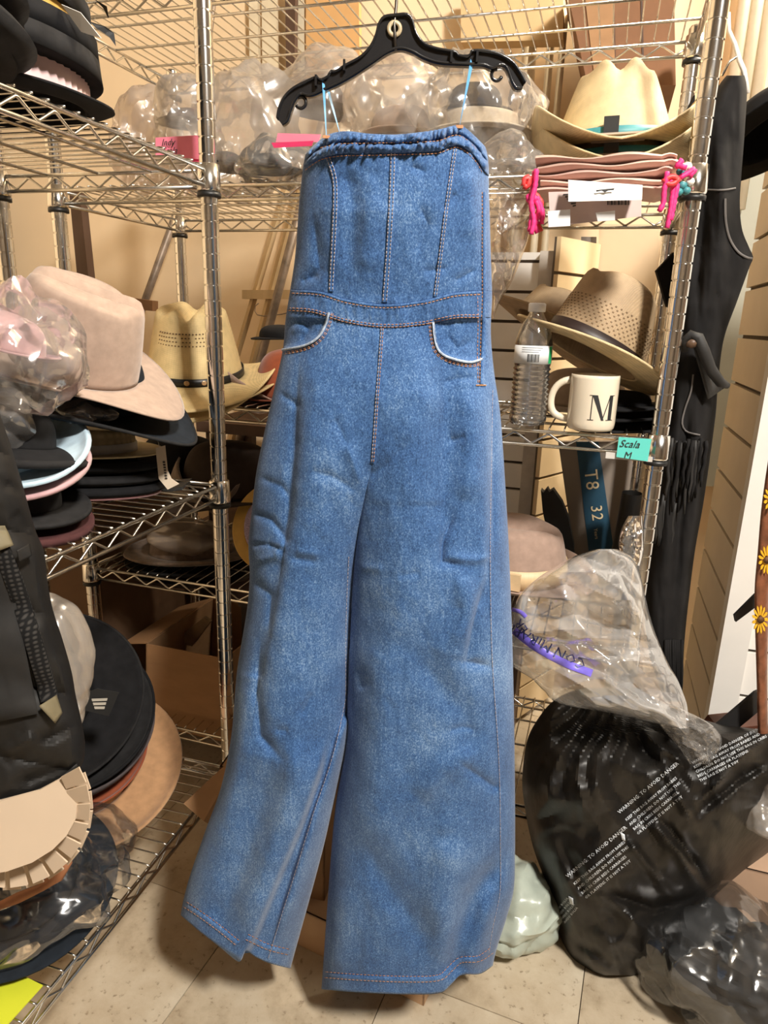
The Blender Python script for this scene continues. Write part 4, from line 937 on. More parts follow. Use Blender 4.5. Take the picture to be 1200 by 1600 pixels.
# brown carton high at the right behind the top shelf
t = thing('carton', 'brown cardboard carton behind the top shelf above the straw hats', 'box', onv(985,133,.52))
P_ = [onv(*p, .52) for p in ((918,133),(1056,133),(1052,-80),(872,-80))]
MB(t.location).prism(P_, V*.36).build('box_body', CARD2, t, smooth=False)
for x in (960, 1004): MB(t.location).prism([onv(*p, .519) for p in ((x,130),(x+3,130),(x-2,-78),(x-5,-78))], V*-.001).build('fold_line', WOOD_D, t, smooth=False)
MB(t.location).prism([onv(*p, .519) for p in ((930,131),(962,131),(955,-78),(905,-78))], V*-.002).build('side_flap', CARD, t, smooth=False)
# slatwall pieces behind the middle shelf
def slatwall(label, c00, c10, zb, ztp, pitch, mat, thick, n, name='slatwall_panel', gap=.008):
    """slats between ground points c00 and c10, each slat a part"""
    t = thing(name, label, 'slatwall', c00); d = (c10-c00); nn = Vector((d.y,-d.x,0)).normalized()
    MB(c00).prism([c00+ZU*zb, c10+ZU*zb, c10+ZU*ztp, c00+ZU*ztp], nn*-.006).build('backing', surf('slat_groove', (.10,.075,.055), .8), t, smooth=False)
    z = zb; 
    while z < ztp-.01:
        z2 = min(ztp, z+pitch-gap)
        MB(c00).prism([c00+ZU*z, c10+ZU*z, c10+ZU*z2, c00+ZU*z2], nn*thick).build('slat', mat, t, smooth=False); z += pitch
    return t
s0, s1 = onv(700, 640, .70), onv(832, 640, .70); s0.z = s1.z = 0
slatwall('white slatwall panel standing behind the shelf right of the jumpsuit', s0, s1, .02, 1.33, .076, SLATW, .012, 0)
e0 = onv(834,640,.66); e0.z = 0; MB_ = MB(e0).box(e0+V*.02+ZU*.67, (.035,.06,1.32), RU).build('panel_post', surf('grey_white_upright', (.55,.50,.44), .5), smooth=False); MB_.location = e0; tag(MB_, 'pale grey upright edge beside the white slatwall panel', 'upright')
s0, s1 = onv(846,640,.62), onv(905,640,.80); s0.z = s1.z = 0
slatwall('cream slatwall panel set at an angle behind the water bottle', s0, s1, .02, 1.36, .105, SLATC, .012, 0)
plank('wall_poster', 'grey and black printed sheet hanging beside the cream slatwall', ((908,370),(932,370),(930,470),(906,470)), .84, .01, surf('grey_print', (.25,.22,.20), .6, 0, .6, 18), 'poster')
plank('pale_board', 'large cream board leaning behind the tilted straw fedora', ((936,350),(1030,350),(1024,700),(930,700)), .80, .03, surf('cream_board', (.66,.50,.32), .6, 0, .05, 8), 'board')
# leaning banner board T8 32
t = thing('leaning_board', 'grey board with a blue stripe reading T8 32 leaning behind the post', 'board', onv(930,900,.50))
def seg(x, y, v=.50): return onv(x, y, v)
MB(t.location).prism([seg(872,690), seg(985,690), seg(1010,920), seg(905,920)], V*.02).build('panel', surf('grey_banner', (.24,.20,.165), .6, 0, .05, 8), t, smooth=False)
MB(t.location).prism([seg(900,690,.499), seg(935,690,.499), seg(962,880,.499), seg(922,880,.499)], V*-.001).build('blue_stripe', surf('petrol_blue', (.012,.060,.105), .6), t, smooth=False)
xd = seg(932,790)-seg(921,700); yd = seg(970,735)-seg(915,742)
LET = surf('faded_gold_lettering', (.72,.58,.36), .6)
text('lettering', 'T8', .044, seg(913,735,.496), xd, yd, LET, t, t.location, spacing=1.1); text('lettering', '32', .038, seg(923,790,.496), xd, yd, LET, t, t.location, spacing=1.1); text('lettering', 'Years', .012, seg(928,826,.496), xd, yd, LET, t, t.location)
# black boot and torn black fabric
t = thing('black_boot', 'tall black boot standing behind the right steel post', 'boot', onv(985,930,.30))
mb = MB(t.location); path = [(988,770,26),(984,800,28),(978,840,30),(972,880,36),(962,915,46)]
def bt(i, j):
    x, y, w = path[j]; c_ = onv(x, y, .36); a = 2*pi*i/20; k = w*1.5/F_PX; return c_+U*(k*cos(a)*.6)+V*(k*sin(a)*.7)
mb.grid(bt, 20, len(path), True).build('shaft', surf('black_boot_leather', (.010,.009,.008), .45, 0, .2, 40), t)
MB(t.location).box(onv(1002,835,.31), (.012,.02,.03), RU).build('buckle', BLACK_RUBBER, t, smooth=False)
c_ = onv(870,830,.42); mb = MB(c_); mb.prism([onv(*p, .42) for p in ((845,766),(849,770),(855,763),(858,769),(864,765),(878,785),(888,810),(896,850),(900,900),(870,900),(848,800))], V*.03); o = mb.build('black_umbrella', BLACK_RUBBER, smooth=False); o.location = c_; tag(o, 'torn black folded umbrella sticking up behind the taupe fedora', 'umbrella')
# cartons low down
def carton(label, px0, py0, px1, py1, v, depth, mat, flap=True, group=None):
    P_ = [onv(*p, v) for p in ((px0,py1),(px1,py1),(px1,py0),(px0,py0))]; P_[1].z = P_[0].z; P_[2].z = P_[3].z
    t = thing('carton', label, 'box', P_[0], group); w = .003
    MB(t.location).prism(P_, V*w).build('front_panel', mat, t, smooth=False)
    MB(t.location).prism([p+V*depth for p in P_], V*w).build('back_panel', mat, t, smooth=False)
    for s_ in (0, 1):
        a, b = (P_[0], P_[3]) if s_ == 0 else (P_[1], P_[2]); MB(t.location).prism([a, a+V*depth, b+V*depth, b], U*(w if s_ == 0 else -w)).build('side_panel', mat, t, smooth=False)
    MB(t.location).prism([P_[0], P_[1], P_[1]+V*depth, P_[0]+V*depth], ZU*w).build('bottom_panel', mat, t, smooth=False)
    if flap: MB(t.location).prism([P_[3], P_[3]+V*depth, P_[3]+V*depth*.9-U*.09-ZU*.03, P_[3]+V*depth*.1-U*.09-ZU*.03], ZU*w).build('flap', mat, t, smooth=False)
    return t
carton('open brown carton on the bottom rear shelf left of the jumpsuit', 228, 1006, 352, 1132, .04, .30, CARD)
t = thing('mailer_envelope', 'padded paper mailer sticking out of the brown carton', 'envelope', onv(300,1000,.20)); MB(t.location).prism([onv(*p, .20) for p in ((270,1003),(318,965),(328,972),(300,1010))], V*.012).build('paper', surf('kraft_mailer', (.40,.27,.15), .7), t, smooth=False)
# ---------------------------------------------------------------- soft things: bags, coats, films
FILM = plastic_film('clear_film', (.94,.93,.92), .16, .15, .8, (.86,.83,.80), .7, .45, 22); FILM_T = plastic_film('taupe_film', (.86,.82,.78), .42, .25, .5, (.62,.53,.46), .5, .2, 14); FILM_D = plastic_film('dusty_film', (.9,.88,.85), .30, .22, .6, (.80,.73,.66), .6, .35, 16); FILM_C = plastic_film('thin_clear_film', (.97,.97,.97), .02, .10, .6, (.85,.85,.85), .7, .25, 16)
def vn3(p, seed): return vnoise(p[:,0]+.61*p[:,2], p[:,1]-.47*p[:,2], seed)+vnoise(p[:,2]+.33*p[:,1], p[:,0]*.8+p[:,2]*.5, seed+3)
def foldfield(p, seed, lmin, lmax, n=9, k=.11):
    """straight creases with flat facets between them, in the units of p"""
    rg = np.random.RandomState(seed); out = 0
    for i in range(n):
        d = rg.normal(size=p.shape[1]); d /= np.linalg.norm(d); lam = lmin*(lmax/lmin)**(i/(n-1.0)); ph = rg.rand()
        w = vn3(p/(lam*3), seed+i) if p.shape[1] == 3 else vnoise(p[:,0]/(lam*3), p[:,1]/(lam*3), seed+i)*2
        m_ = vn3(p/(lam*2.2)+7.7, seed+40+i) if p.shape[1] == 3 else vnoise(p[:,0]/(lam*2.2)+7.7, p[:,1]/(lam*2.2), seed+40+i)*2
        out = out + k*lam*tri(p@d/lam+ph+.55*w)*np.clip(.5+1.6*m_, 0, 1)
    return out
def crumple(label, name, c, r, mat, seed=1, amp=.12, freq=9.0, zmin=None, cat='plastic bag', group=None, sub=5, rot=0, parent=None, lam=(.022,.10), kk=.12):
    bm = bmesh.new(); bmesh.ops.create_icosphere(bm, subdivisions=sub, radius=1.0)
    d = np.array([v.co[:] for v in bm.verts]); d /= np.linalg.norm(d, axis=1)[:,None]
    w = d*np.array(r); low = vn3(w*freq*.55+seed*3.7, seed)
    w = w*(1+amp*1.9*low)[:,None]
    w = w + d*(foldfield(w+seed, seed, lam[0], lam[1], 9, kk))[:,None]
    w = w@np.array(Matrix.Rotation(rot,3,'Z')).T
    if zmin is not None:
        z = w[:,2]+c.z; w[:,2] = np.where(z < zmin, zmin-c.z+.001*(z-zmin), w[:,2])
    for v, q in zip(bm.verts, w): v.co = q
    me = bpy.data.meshes.new(name); bm.to_mesh(me); bm.free(); me.materials.append(mat)
    me.polygons.foreach_set('use_smooth', [True]*len(me.polygons)); me.set_sharp_from_angle(angle=radians(32))
    o = link(name, me, parent, c)
    if parent is None: tag(o, label, cat, group)
    return o
def pxfold(seed, lmin, lmax, k, n=9):
    """crease field for the measured cloths: px in, metres out"""
    def f(x, y):
        p = np.stack([np.ravel(x), np.ravel(y)], 1); return (foldfield(p, seed, lmin, lmax, n, k)*.00095).reshape(np.shape(x))
    return f
class Cloth:
    """cloth hung at depth Y0, outline measured in the photograph, closed by a back sheet"""
    def __init__(s, Y0, left, right, T, folds=(), nz=(.003,48,75), pw=2.4, seed=1, fine=.001, off=None, extra=None):
        s.Y0, s.l, s.r, s.T, s.folds, s.nz, s.pw, s.seed, s.fine, s.extra = Y0, npc(left), npc(right), T, folds, nz, pw, seed, fine, extra; s.off = off
    def depth(s, x, y):
        x = np.asarray(x, float); y = np.asarray(y, float); l, r = s.l(y), s.r(y)
        q = np.clip((x-(l+r)/2)/np.maximum(1, (r-l)/2), -1, 1); e = np.maximum(0, 1-np.abs(q)**s.pw)
        d = (s.T(y) if callable(s.T) else s.T)*np.sqrt(e)
        for pts, w, a in s.folds:
            dd, tt = polydist(x, y, pts); d = d + a*(nstep(0,.2,tt)*nstep(0,.2,1-tt)*.7+.3)*np.exp(-(dd/w)**2)*np.minimum(1, e*4)
        d = d + np.minimum(1, e*3)*(s.nz[0]*fbm(x/s.nz[1], y/s.nz[2], s.seed)+s.fine*fbm(x/11, y/14, s.seed+5, 2))
        if s.extra: d = d + s.extra(x, y)*np.minimum(1, e*3)
        return d
    def P(s, x, y, lift=0.0, Y=None):
        x = np.asarray(x, float); y = np.asarray(y, float)
        r = _fw + ((x-600)/F_PX)[...,None]*_ix + ((y-800)/F_PX)[...,None]*_iy
        YY = (s.Y0 - s.depth(x, y) - lift) if Y is None else Y
        return np.array((0,0,CAM_H)) + r*(YY/r[...,1])[...,None]
    def build(s, name, mat, parent, y0, y1, nc=90, nr=120, back=.03, closed=True, thick=None):
        off = parent.location if s.off is None else s.off; mb = MB(off)
        u = np.linspace(0, 1, nc); t = np.linspace(0, 1, nr)[:,None]
        top = y0(u) if callable(y0) else np.full(nc, float(y0)); bot = y1(u) if callable(y1) else np.full(nc, float(y1))
        Y = top*(1-t)+bot*t; X = s.l(Y)*(1-u)+s.r(Y)*u; Fp = s.P(X, Y)
        if not closed:
            mb.grid(lambda i, j: tuple(Fp[j,i]), nc, nr)
        else:
            nb = 14; sel = np.linspace(nc-1, 0, nb)[1:-1]; sb = np.linspace(1,-1,nb)[1:-1]; rows = []
            for j in range(nr):
                xb = np.interp(sel, np.arange(nc), X[j]); yb = np.interp(sel, np.arange(nc), Y[j])
                bd = s.Y0 + back*np.sqrt(1-np.abs(sb)**2.4); rows.append([tuple(p) for p in Fp[j]]+[tuple(p) for p in s.P(xb, yb, Y=bd)])
            n = len(rows[0]); mb.grid(lambda i, j: rows[j][i], n, nr, True)
            mb.add(rows[0], [tuple(range(n))]); mb.add(rows[-1], [tuple(range(n-1,-1,-1))])
        o = mb.build(name, mat, parent, sharp=16)
        if thick: solid(o, thick)
        return o
    def strip(s, name, path, w, lift, mat, parent, base=-.001):
        Pp = dens(smoothpath(path), 4); N = nrm(Pp); prof = [(-w/2, base), (-w/2*.85, lift), (w/2*.85, lift), (w/2, base)]; cols = []
        for o_, l in prof: q = Pp+N*o_; cols.append(s.P(q[:,0], q[:,1], l))
        return MB(parent.location).grid(lambda i, j: tuple(cols[j][i]), len(Pp), 4).build(name, mat, parent)
    def patch(s, name, quad, lift, mat, parent, n=8):
        q = np.array(quad, float); a = np.linspace(0,1,n)
        def pt(i, j): return (q[0]*(1-a[i])+q[1]*a[i])*(1-a[j])+(q[3]*(1-a[i])+q[2]*a[i])*a[j]
        X = np.array([[pt(i,j) for i in range(n)] for j in range(n)]); Fp = s.P(X[...,0], X[...,1], lift)
        o = MB(parent.location).grid(lambda i, j: tuple(Fp[j,i]), n, n).build(name, mat, parent); solid(o, .0012, 0); return o
    def print_(s, name, body, size_px, origin, ang, mat, parent, lift=.0012, mirror=False, shear=0):
        cu = bpy.data.curves.new(name, 'FONT'); cu.body = body; cu.size = size_px; cu.resolution_u = 1; cu.shear = shear
        tmp = bpy.data.objects.new('tmp_text', cu); COL.objects.link(tmp)
        me = bpy.data.meshes.new_from_object(tmp.evaluated_get(bpy.context.evaluated_depsgraph_get())); bpy.data.objects.remove(tmp, do_unlink=True)
        co = np.array([v.co[:2] for v in me.vertices]); ca, sa = cos(ang), sin(ang)
        px = origin[0]+co[:,0]*ca+co[:,1]*sa; py = origin[1]+co[:,0]*sa-co[:,1]*ca
        Fp = s.P(px, py, lift)-np.array(parent.location)
        me.vertices.foreach_set('co', Fp.astype('f').ravel()); me.name = name; me.materials.clear(); me.materials.append(mat); me.update()
        return link(name, me, parent)

# --- quilted jacket at left
NYLON = surf('black_nylon', (.013,.0118,.0105), .62, 0, .25, 12, .15, 60, .001, .3); KHAKI = surf('khaki_patch', (.14,.115,.062), .7, 0, .1, 40, .3, 300, .0005); FLEECE = surf('black_fleece_panel', (.013,.012,.011), .9, 0, .3, 30)
def web_mat():
    m, nt, b = _mat('checked_webbing'); v = _coords(nt); ck = []
    for d in ('X','Z'):
        w = nt.nodes.new('ShaderNodeTexWave'); w.bands_direction = d; w.inputs['Scale'].default_value = 62; nt.links.new(v, w.inputs['Vector']); ck.append(w)
    mx = nt.nodes.new('ShaderNodeMath'); mx.operation = 'MULTIPLY'; nt.links.new(ck[0].outputs['Fac'], mx.inputs[0]); nt.links.new(ck[1].outputs['Fac'], mx.inputs[1])
    nt.links.new(_ramp(nt, mx.outputs[0], [(.1,(.006,.006,.006)),(.7,(.04,.037,.034))]), b.inputs['Base Color']); b.inputs['Roughness'].default_value = .9; b.inputs['Specular IOR Level'].default_value = .2; _bump(nt, b, mx.outputs[0], .3, .001); return m
jk = thing('quilted_jacket', 'black quilted puffer jacket with khaki patches hanging at the left edge', 'jacket', at(-20,1262,.70))
def quilt(x, y):
    q = (y-(x*.22))/118.0; return .012*np.abs(np.sin(pi*q))**.6 - .004
J = Cloth(.70, [(640,-190),(900,-200),(1270,-190)], [(640,-2),(665,6),(700,18),(760,36),(830,56),(862,69),(900,73),(950,82),(1000,98),(1050,112),(1090,119),(1130,128),(1165,133),(1195,128),(1225,100),(1262,40),(1270,20)], .075,
          [([(60,860),(75,935),(70,1000)],16,.008), ([(20,800),(50,830)],12,-.008), ([(88,980),(112,1010)],9,-.010), ([(60,1160),(125,1130)],10,-.010), ([(0,1180),(60,1150)],12,.008), ([(30,1225),(110,1195)],10,-.009), ([(5,755),(35,770)],9,-.007), ([(100,1020),(108,1085)],12,.008)], (.004,70,60), 3.0, 4, .0012, extra=quilt)
J.build('quilted_shell', NYLON, jk, 640, 1262, 80, 150, .05)
J.patch('pocket_panel', [(-90,850),(8,860),(60,1115),(-40,1135)], .006, FLEECE, jk, 14)
J.strip('webbing_strip', [(0,855),(20,905),(43,975),(63,1040),(78,1094)], 31, .008, web_mat(), jk)
J.patch('khaki_patch', [(-16,822),(8,822),(21,852),(-6,862)], .011, KHAKI, jk); J.patch('khaki_patch', [(61,1103),(88,1086),(97,1114),(86,1130),(68,1130)][:4], .011, KHAKI, jk)
J.patch('pull_tab', [(26,860),(46,849),(50,868),(30,878)], .012, NYLON, jk)
J.strip('hem_binding', [(0,1252),(50,1240),(90,1222),(122,1196)], 8, .006, NYLON, jk)

# --- sleeveless black suede garment with fringe on the right
SUEDE = surf('black_suede', (.010,.0093,.0093), .85, 0, .5, 14, .2, 300, .0008, .2); SUEDE2 = surf('worn_black_leather', (.014,.013,.012), .65, 0, .5, 10, .2, 200, .001); TRIM = surf('grey_edge_trim', (.12,.11,.105), .7)
sg = thing('suede_garment', 'long black sleeveless suede garment with fringe hanging right of the post', 'garment', at(1045,1100,1.24))
G = Cloth(1.24, [(112,1140),(135,1122),(180,1098),(330,1072),(480,1062),(560,1052),(650,1040),(760,1022),(900,1008),(1010,1012),(1100,1040)],
          [(112,1162),(135,1167),(200,1164),(280,1158),(320,1156),(360,1160),(390,1172),(402,1177),(415,1172),(470,1152),(530,1131),(600,1122),(650,1118),(780,1100),(860,1086),(930,1077),(1010,1069),(1100,1066)], .055,
          [([(1110,200),(1100,330),(1085,500)],10,-.012), ([(1130,220),(1128,330),(1110,480)],12,.010), ([(1145,200),(1140,300)],8,-.008), ([(1075,620),(1065,780),(1050,950)],9,-.012), ([(1095,600),(1085,800),(1060,1000)],10,.009), ([(1120,450),(1128,520)],8,-.006), ([(1050,700),(1040,900)],9,.008), ([(1045,560),(1040,640)],6,-.008)], (.008,26,160), 2.4, 11, .0016)
G.build('body_panel', SUEDE, sg, 118, 1096, 70, 170, .03)
G.strip('yoke_seam', [(1100,296),(1130,297),(1150,294)], 3, .003, TRIM, sg)
G.strip('armhole_trim', [(1133,310),(1134,345),(1140,372),(1152,392),(1166,402),(1176,404)], 4, .003, TRIM, sg)
G.strip('edge_trim', [(1083,585),(1080,610),(1070,640),(1066,662),(1072,674),(1094,680)], 3, .003, TRIM, sg)
fm = MB(sg.location)
G.patch('pocket_flap', [(1078,524),(1096,538),(1138,602),(1106,624)], .020, SUEDE2, sg)
fl_ = [at(x, y, 1.165-.015*sin(pi*i/7)) for i, (x, y) in enumerate(((1069,548),(1070,532),(1080,523),(1091,527),(1100,550),(1112,580),(1126,598),(1137,603)))]
MB(sg.location).tube(fl_, [.006,.007,.008,.009,.010,.009,.008,.005], 8).build('rolled_strap', SUEDE2, sg)
MB(sg.location).lathe([(.0001,-.008),(.008,-.006),(.0105,0),(.008,.006),(.0001,.008)], at(1081,536,1.155), 14).build('knot_button', surf('brown_knot', (.10,.055,.03), .5, 0, .5, 200), sg)
rnd = random.Random(3)
for k in range(16):
    x = 1050+k*3.6; y0 = 686+rnd.uniform(-4,6); y1 = 778+rnd.uniform(-22,26); yy = 1.175+rnd.uniform(-.012,.010)
    pts = [at(x+rnd.uniform(-2,2)-i*1.6, y0+(y1-y0)*i/6, yy) for i in range(7)]; MB(sg.location).tube(pts, [.0032,.0036,.0036,.0034,.0032,.0028,.0016], 5).build('fringe_strand', SUEDE if k % 2 else SUEDE2, sg)
for k in range(9):
    x = 1030+k*3; pts = [at(x+rnd.uniform(-2,2)-i*1.2, 770+k*2+i*16, 1.185) for i in range(6)]; MB(sg.location).tube(pts, [.003,.0034,.0034,.003,.0026,.0014], 5).build('fringe_strand', SUEDE2, sg)
for k in range(8):
    pts = [at(1040+k*3.6+rnd.uniform(-1,1), 1000+i*22, 1.18) for i in range(5)]; MB(sg.location).tube(pts, [.003,.0034,.0034,.003,.0014], 5).build('fringe_strand', SUEDE, sg)
t = thing('strap_hanger', 'thin white hanger strap holding the black suede garment', 'hanger', at(1150,100,1.24)); MB(t.location).tube([at(*p,1.235) for p in ((1138,20),(1139,48),(1148,68),(1155,94),(1162,110),(1168,146))], [.003,.003,.0032,.004,.004,.004], 8).build('strap', CARDW, t); MB(t.location).tube([at(*p,1.235) for p in ((1128,118),(1140,96),(1152,88),(1160,96))], .0022, 8).build('wire_loop', CHROME, t)
o = MB(at(1040,420,1.33)).prism([at(*p,1.33) for p in ((1026,423),(1053,394),(1056,470),(1043,480))], (0,.01,0)).build('garment_corner', SUEDE, smooth=False); o.location = at(1040,420,1.33); tag(o, 'black cloth corner showing between the two right posts', 'cloth')
o = MB(at(1072,190,1.40)).prism([at(*p,1.40) for p in ((1066,190),(1086,148),(1086,200),(1070,200))], (0,.01,0)).build('garment_corner', SUEDE, smooth=False); o.location = at(1072,190,1.40); tag(o, 'black cloth corner beside the upswept straw brim', 'cloth')

# --- right slatwall corner
tr0 = Vector((.712,1.30,0)); far = Vector((.81,1.636,0)); rt = Vector((1.32,1.12,0))
slatwall('cream slatwall side panel receding behind the suede garment', far, tr0+Vector((0,.01,0)), .02, 1.62, .102, surf('pale_slat', (.62,.54,.42), .5, 0, .04, 10), .010, 0)
slatwall('white slatwall front panel at the right edge with dark grooves', tr0+Vector((.03,-.01,0)), rt, .02, 1.62, .102, SLATW, .012, 0)
o = MB(tr0).box(tr0+ZU*.82+Vector((.008,-.012,0)), (.052,.030,1.62), Matrix.Rotation(-.25,3,'Z')).build('corner_trim', surf('white_trim_board', (.78,.75,.70), .45, 0, .03, 12), smooth=False); o.location = tr0; tag(o, 'white vertical corner board of the right slatwall', 'trim board')
P_ = [onv(*p, .88) for p in ((1140,235),(1320,235),(1320,760),(1100,760))]; o = MB(P_[0]).prism(P_, V*.02).build('trim_2', surf('grey_green_panel', (.36,.35,.28), .6, 0, .04, 8), smooth=False); o.location = P_[0]; o['kind'] = 'structure'; o['label'] = 'grey green lower wall panel behind the suede garment'
for k, x in enumerate((1146,1166,1186)):
    q = onv(x, 120, .86); bar('wall_pipe', ('cream wall pipe nearest the suede garment strap','middle cream wall pipe at the upper right','cream wall pipe nearest the right picture edge')[k], Vector((q.x,q.y,1.45)), Vector((q.x,q.y,2.5)), .016, PIPE, 'pipe', 12, 'cream pipes at the upper right')
hat('felt_hat', 'black brimmed hat hanging on the slatwall at the right edge', at(1222,205,1.38), BLACKF, yaw=30, pitch=-28, roll=-4, a=.09, b=.08, h=.07, style='round', bw=.06, curl=.0, dip=.0)
# straps and painted leather on the right panel
BELT = surf('black_strap', (.015,.014,.014), .5); LEA = surf('tooled_brown_leather', (.17,.060,.028), .45, 0, .4, 45, .6, 120, .002)
t = thing('leather_strap', 'tooled brown leather strap with yellow sunflowers at the right edge', 'strap', at(1195,1140,1.06))
LP = Cloth(1.06, [(330,1262),(700,1203),(790,1190),(860,1184),(920,1179),(990,1180),(1060,1182),(1150,1184)], [(330,1290),(700,1230),(790,1222),(860,1212),(920,1202),(990,1200),(1060,1199),(1150,1200)], .012, (), (.002,9,12), 2.4, 5, .001)
LP.build('strap_body', LEA, t, 330, 1150, 20, 80, .006)
SUN = surf('sunflower_yellow', (.72,.40,.02), .5); 
for (x, y) in ((1198,875),(1188,968),(1206,780)):
    for k in range(13):
        a = 2*pi*k/13; q = [(x+4*cos(a-.2), y+7*sin(a-.2)), (x+11*cos(a-.13), y+19*sin(a-.13)), (x+13*cos(a), y+23*sin(a)), (x+11*cos(a+.13), y+19*sin(a+.13)), (x+4*cos(a+.2), y+7*sin(a+.2))]
        MB(t.location).prism([at(*p, 1.042) for p in q], (0,.0015,0)).build('petal', SUN, t, smooth=False)
    MB(t.location).lathe([(.0001,-.002),(.005,-.001),(.006,.002)], at(x,y,1.041), 12, Matrix.Rotation(pi/2,3,'X')).build('flower_centre', surf('flower_brown', (.10,.04,.01), .7), t)
for k, (q, lb) in enumerate(((((1148,962),(1180,930),(1186,925),(1186,945),(1150,972)),'upper black strap crossing the white slatwall'), (((1112,1140),(1180,1082),(1190,1078),(1190,1108),(1130,1158),(1115,1160)),'lower black studded strap slanting across the white slatwall'))):
    c_ = at(*q[0], 1.09); o = MB(c_).prism([at(*p, 1.09) for p in q], (0,.006,0)).build('black_strap', BELT, smooth=False); o.location = c_; tag(o, lb, 'strap')
c_ = at(1150,1160,1.12); o = MB(c_).prism([at(*p, 1.12) for p in ((1100,1172),(1125,1140),(1200,1132),(1210,1180),(1120,1190))], (0,.05,0)).build('brown_case', surf('red_brown_leather', (.10,.035,.02), .4, 0, .2, 30), smooth=False); o.location = c_; tag(o, 'reddish brown leather case below the slatwall behind the black bag', 'case')

# --- bags with hats on the upper rear shelf
zt = BL[3]; g = 'plastic bagged hats on the upper rear shelf'
def vbag(label, px, py, rx, rz, v, ry, mat, seed, amp=.13, freq=11):
    c_ = onv(px, py, v); k = (c_-CAMP).dot(_FW)/F_PX
    return crumple(label, 'plastic_bag', c_, (rx*k, ry, rz*k), mat, seed, amp, freq, zt+.002, group=g)
vbag('cloudy tan plastic bag at the far left of the upper rear shelf', 236, 222, 60, 74, .26, .10, FILM_T, 1)
vbag('milky plastic bag behind the first pink note with a dark hat inside', 292, 208, 52, 76, .12, .09, FILM_D, 2)
vbag('milky plastic bag just right of the left steel post', 388, 212, 80, 88, .20, .11, FILM_D, 3)
vbag('low crumpled clear bag in front, left of the jumpsuit top', 428, 258, 56, 32, .05, .07, FILM, 4, .2, 16)
vbag('tall milky plastic bag rising behind the left hanger arm', 505, 185, 98, 104, .26, .12, FILM_D, 5)
vbag('milky plastic bag behind the middle of the jumpsuit top', 618, 200, 84, 84, .20, .12, FILM_D, 6)
vbag('clear bag with a dark hat inside right of the jumpsuit top', 745, 196, 90, 80, .22, .13, FILM, 7)
vbag('crumpled silvery clear bag beside the pink cloth pile', 785, 268, 48, 34, .06, .07, FILM, 8, .22, 18)
g = 'hats packed in plastic bags'
for (px, py, v, m, lb) in ((292,196,.13,GREYF,'grey hat inside the bag behind the first pink note'),(352,262,.16,BLACKF,'black hat low inside the bag beside the left steel post'),(500,175,.26,GREYF,'dark grey hat inside the tall bag behind the hanger'),(625,215,.22,BEIGEF,'beige hat inside the bag behind the jumpsuit top'),(740,182,.22,BROWNF,'dark brown hat inside the clear bag right of the jumpsuit'),(425,268,.06,BLACKF2,'small black hat inside the low crumpled bag')):
    hat('felt_hat', lb, onv(px, py, v), m, yaw=px, a=.060 if px > 450 else .040, b=.052 if px > 450 else .034, h=.055 if px > 450 else .03, style='round', bw=.022, curl=.005, dip=0, group=g)
c_ = onv(742,205,.20); hat('felt_hat', 'cream hat brim under the dark hat in the clear bag', onv(745,215,.22), felt('cream_felt', (.55,.47,.36)), yaw=20, a=.085, b=.075, h=.04, style='flat', bw=.03, curl=0, dip=0, group=g)
# film hanging down beside the jumpsuit
D = Cloth(1.20, [(296,752),(330,760),(400,764),(450,766),(500,768)], [(296,836),(330,832),(370,826),(400,816),(440,800),(470,782),(500,770)], .03, (), (.012,24,30), 2.4, 9, .001, extra=pxfold(3,30,90,.16,6))
t = thing('plastic_sheet', 'translucent taupe plastic sheet drooping off the shelf right of the jumpsuit', 'plastic sheet', at(790,500,1.20)); D.build('film', FILM_T, t, 296, 498, 50, 90, closed=False)
# pink notes
PINKN = surf('pink_note_paper', (.86,.22,.32), .6, 0, .04); PINKD = surf('dark_pink_paper', (.62,.03,.12), .6)
cn = onv(276,232,-.055); t = thing('sticky_note', 'pink handwritten note leaning on the bags left of the steel post', 'note', cn)
MB(cn).prism([onv(*p, -.055) for p in ((243,215),(312,211),(312,249),(243,243))], V*.0006).build('paper', PINKN, t, smooth=False); MB(cn).prism([onv(*p, -.053) for p in ((278,244),(312,248),(312,258),(286,252))], V*.0006).build('under_sheet', PINKD, t, smooth=False)
xd = onv(310,213,0)-onv(245,216,0); text('handwriting', 'Indy', .016, onv(252,228,-.058), xd, ZU, INK, t, cn, shear=.35); text('handwriting', 'Scala', .016, onv(253,241,-.058), xd, ZU, INK, t, cn, shear=.35)
cn = onv(462,220,-.06); t = thing('sticky_note', 'folded pink note on the bags left of the jumpsuit top', 'note', cn)
MB(cn).prism([onv(*p, -.06) for p in ((434,208),(501,210),(498,222),(431,222))], V*.0006).build('paper', PINKN, t, smooth=False); MB(cn).prism([onv(*p, -.064) for p in ((424,223),(490,220),(487,228),(428,231))], V*.0006).build('under_sheet', PINKD, t, smooth=False)

# --- films and small things on the left unit
crumple('large crumpled clear plastic bag over a pink hat at the left edge', 'plastic_bag', at(8,560,.88), (.095,.085,.078), FILM, 11, .16, 12, cat='plastic bag')
hat('felt_hat', 'dusty rose hat inside the crumpled bag at the left edge', at(-12,545,.885), PINKF, yaw=40, roll=15, a=.07, b=.06, h=.05, style='round', bw=.022, curl=.01, dip=0)
crumple('small film-wrapped brim poking out under the large clear bag', 'plastic_bag', at(122,648,1.0), (.042,.05,.018), FILM, 12, .2, 20, cat='plastic bag')
crumple('small clump of clear film hanging beside the quilted jacket shoulder', 'plastic_bag', at(12,660,.86), (.022,.03,.028), FILM, 13, .22, 24, cat='plastic bag')
crumple('wrinkled whitish plastic bag squeezed behind the quilted jacket', 'plastic_bag', at(84,1045,.93), (.05,.05,.115), FILM_D, 14, .12, 12, cat='plastic bag', lam=(.03,.1), kk=.06)
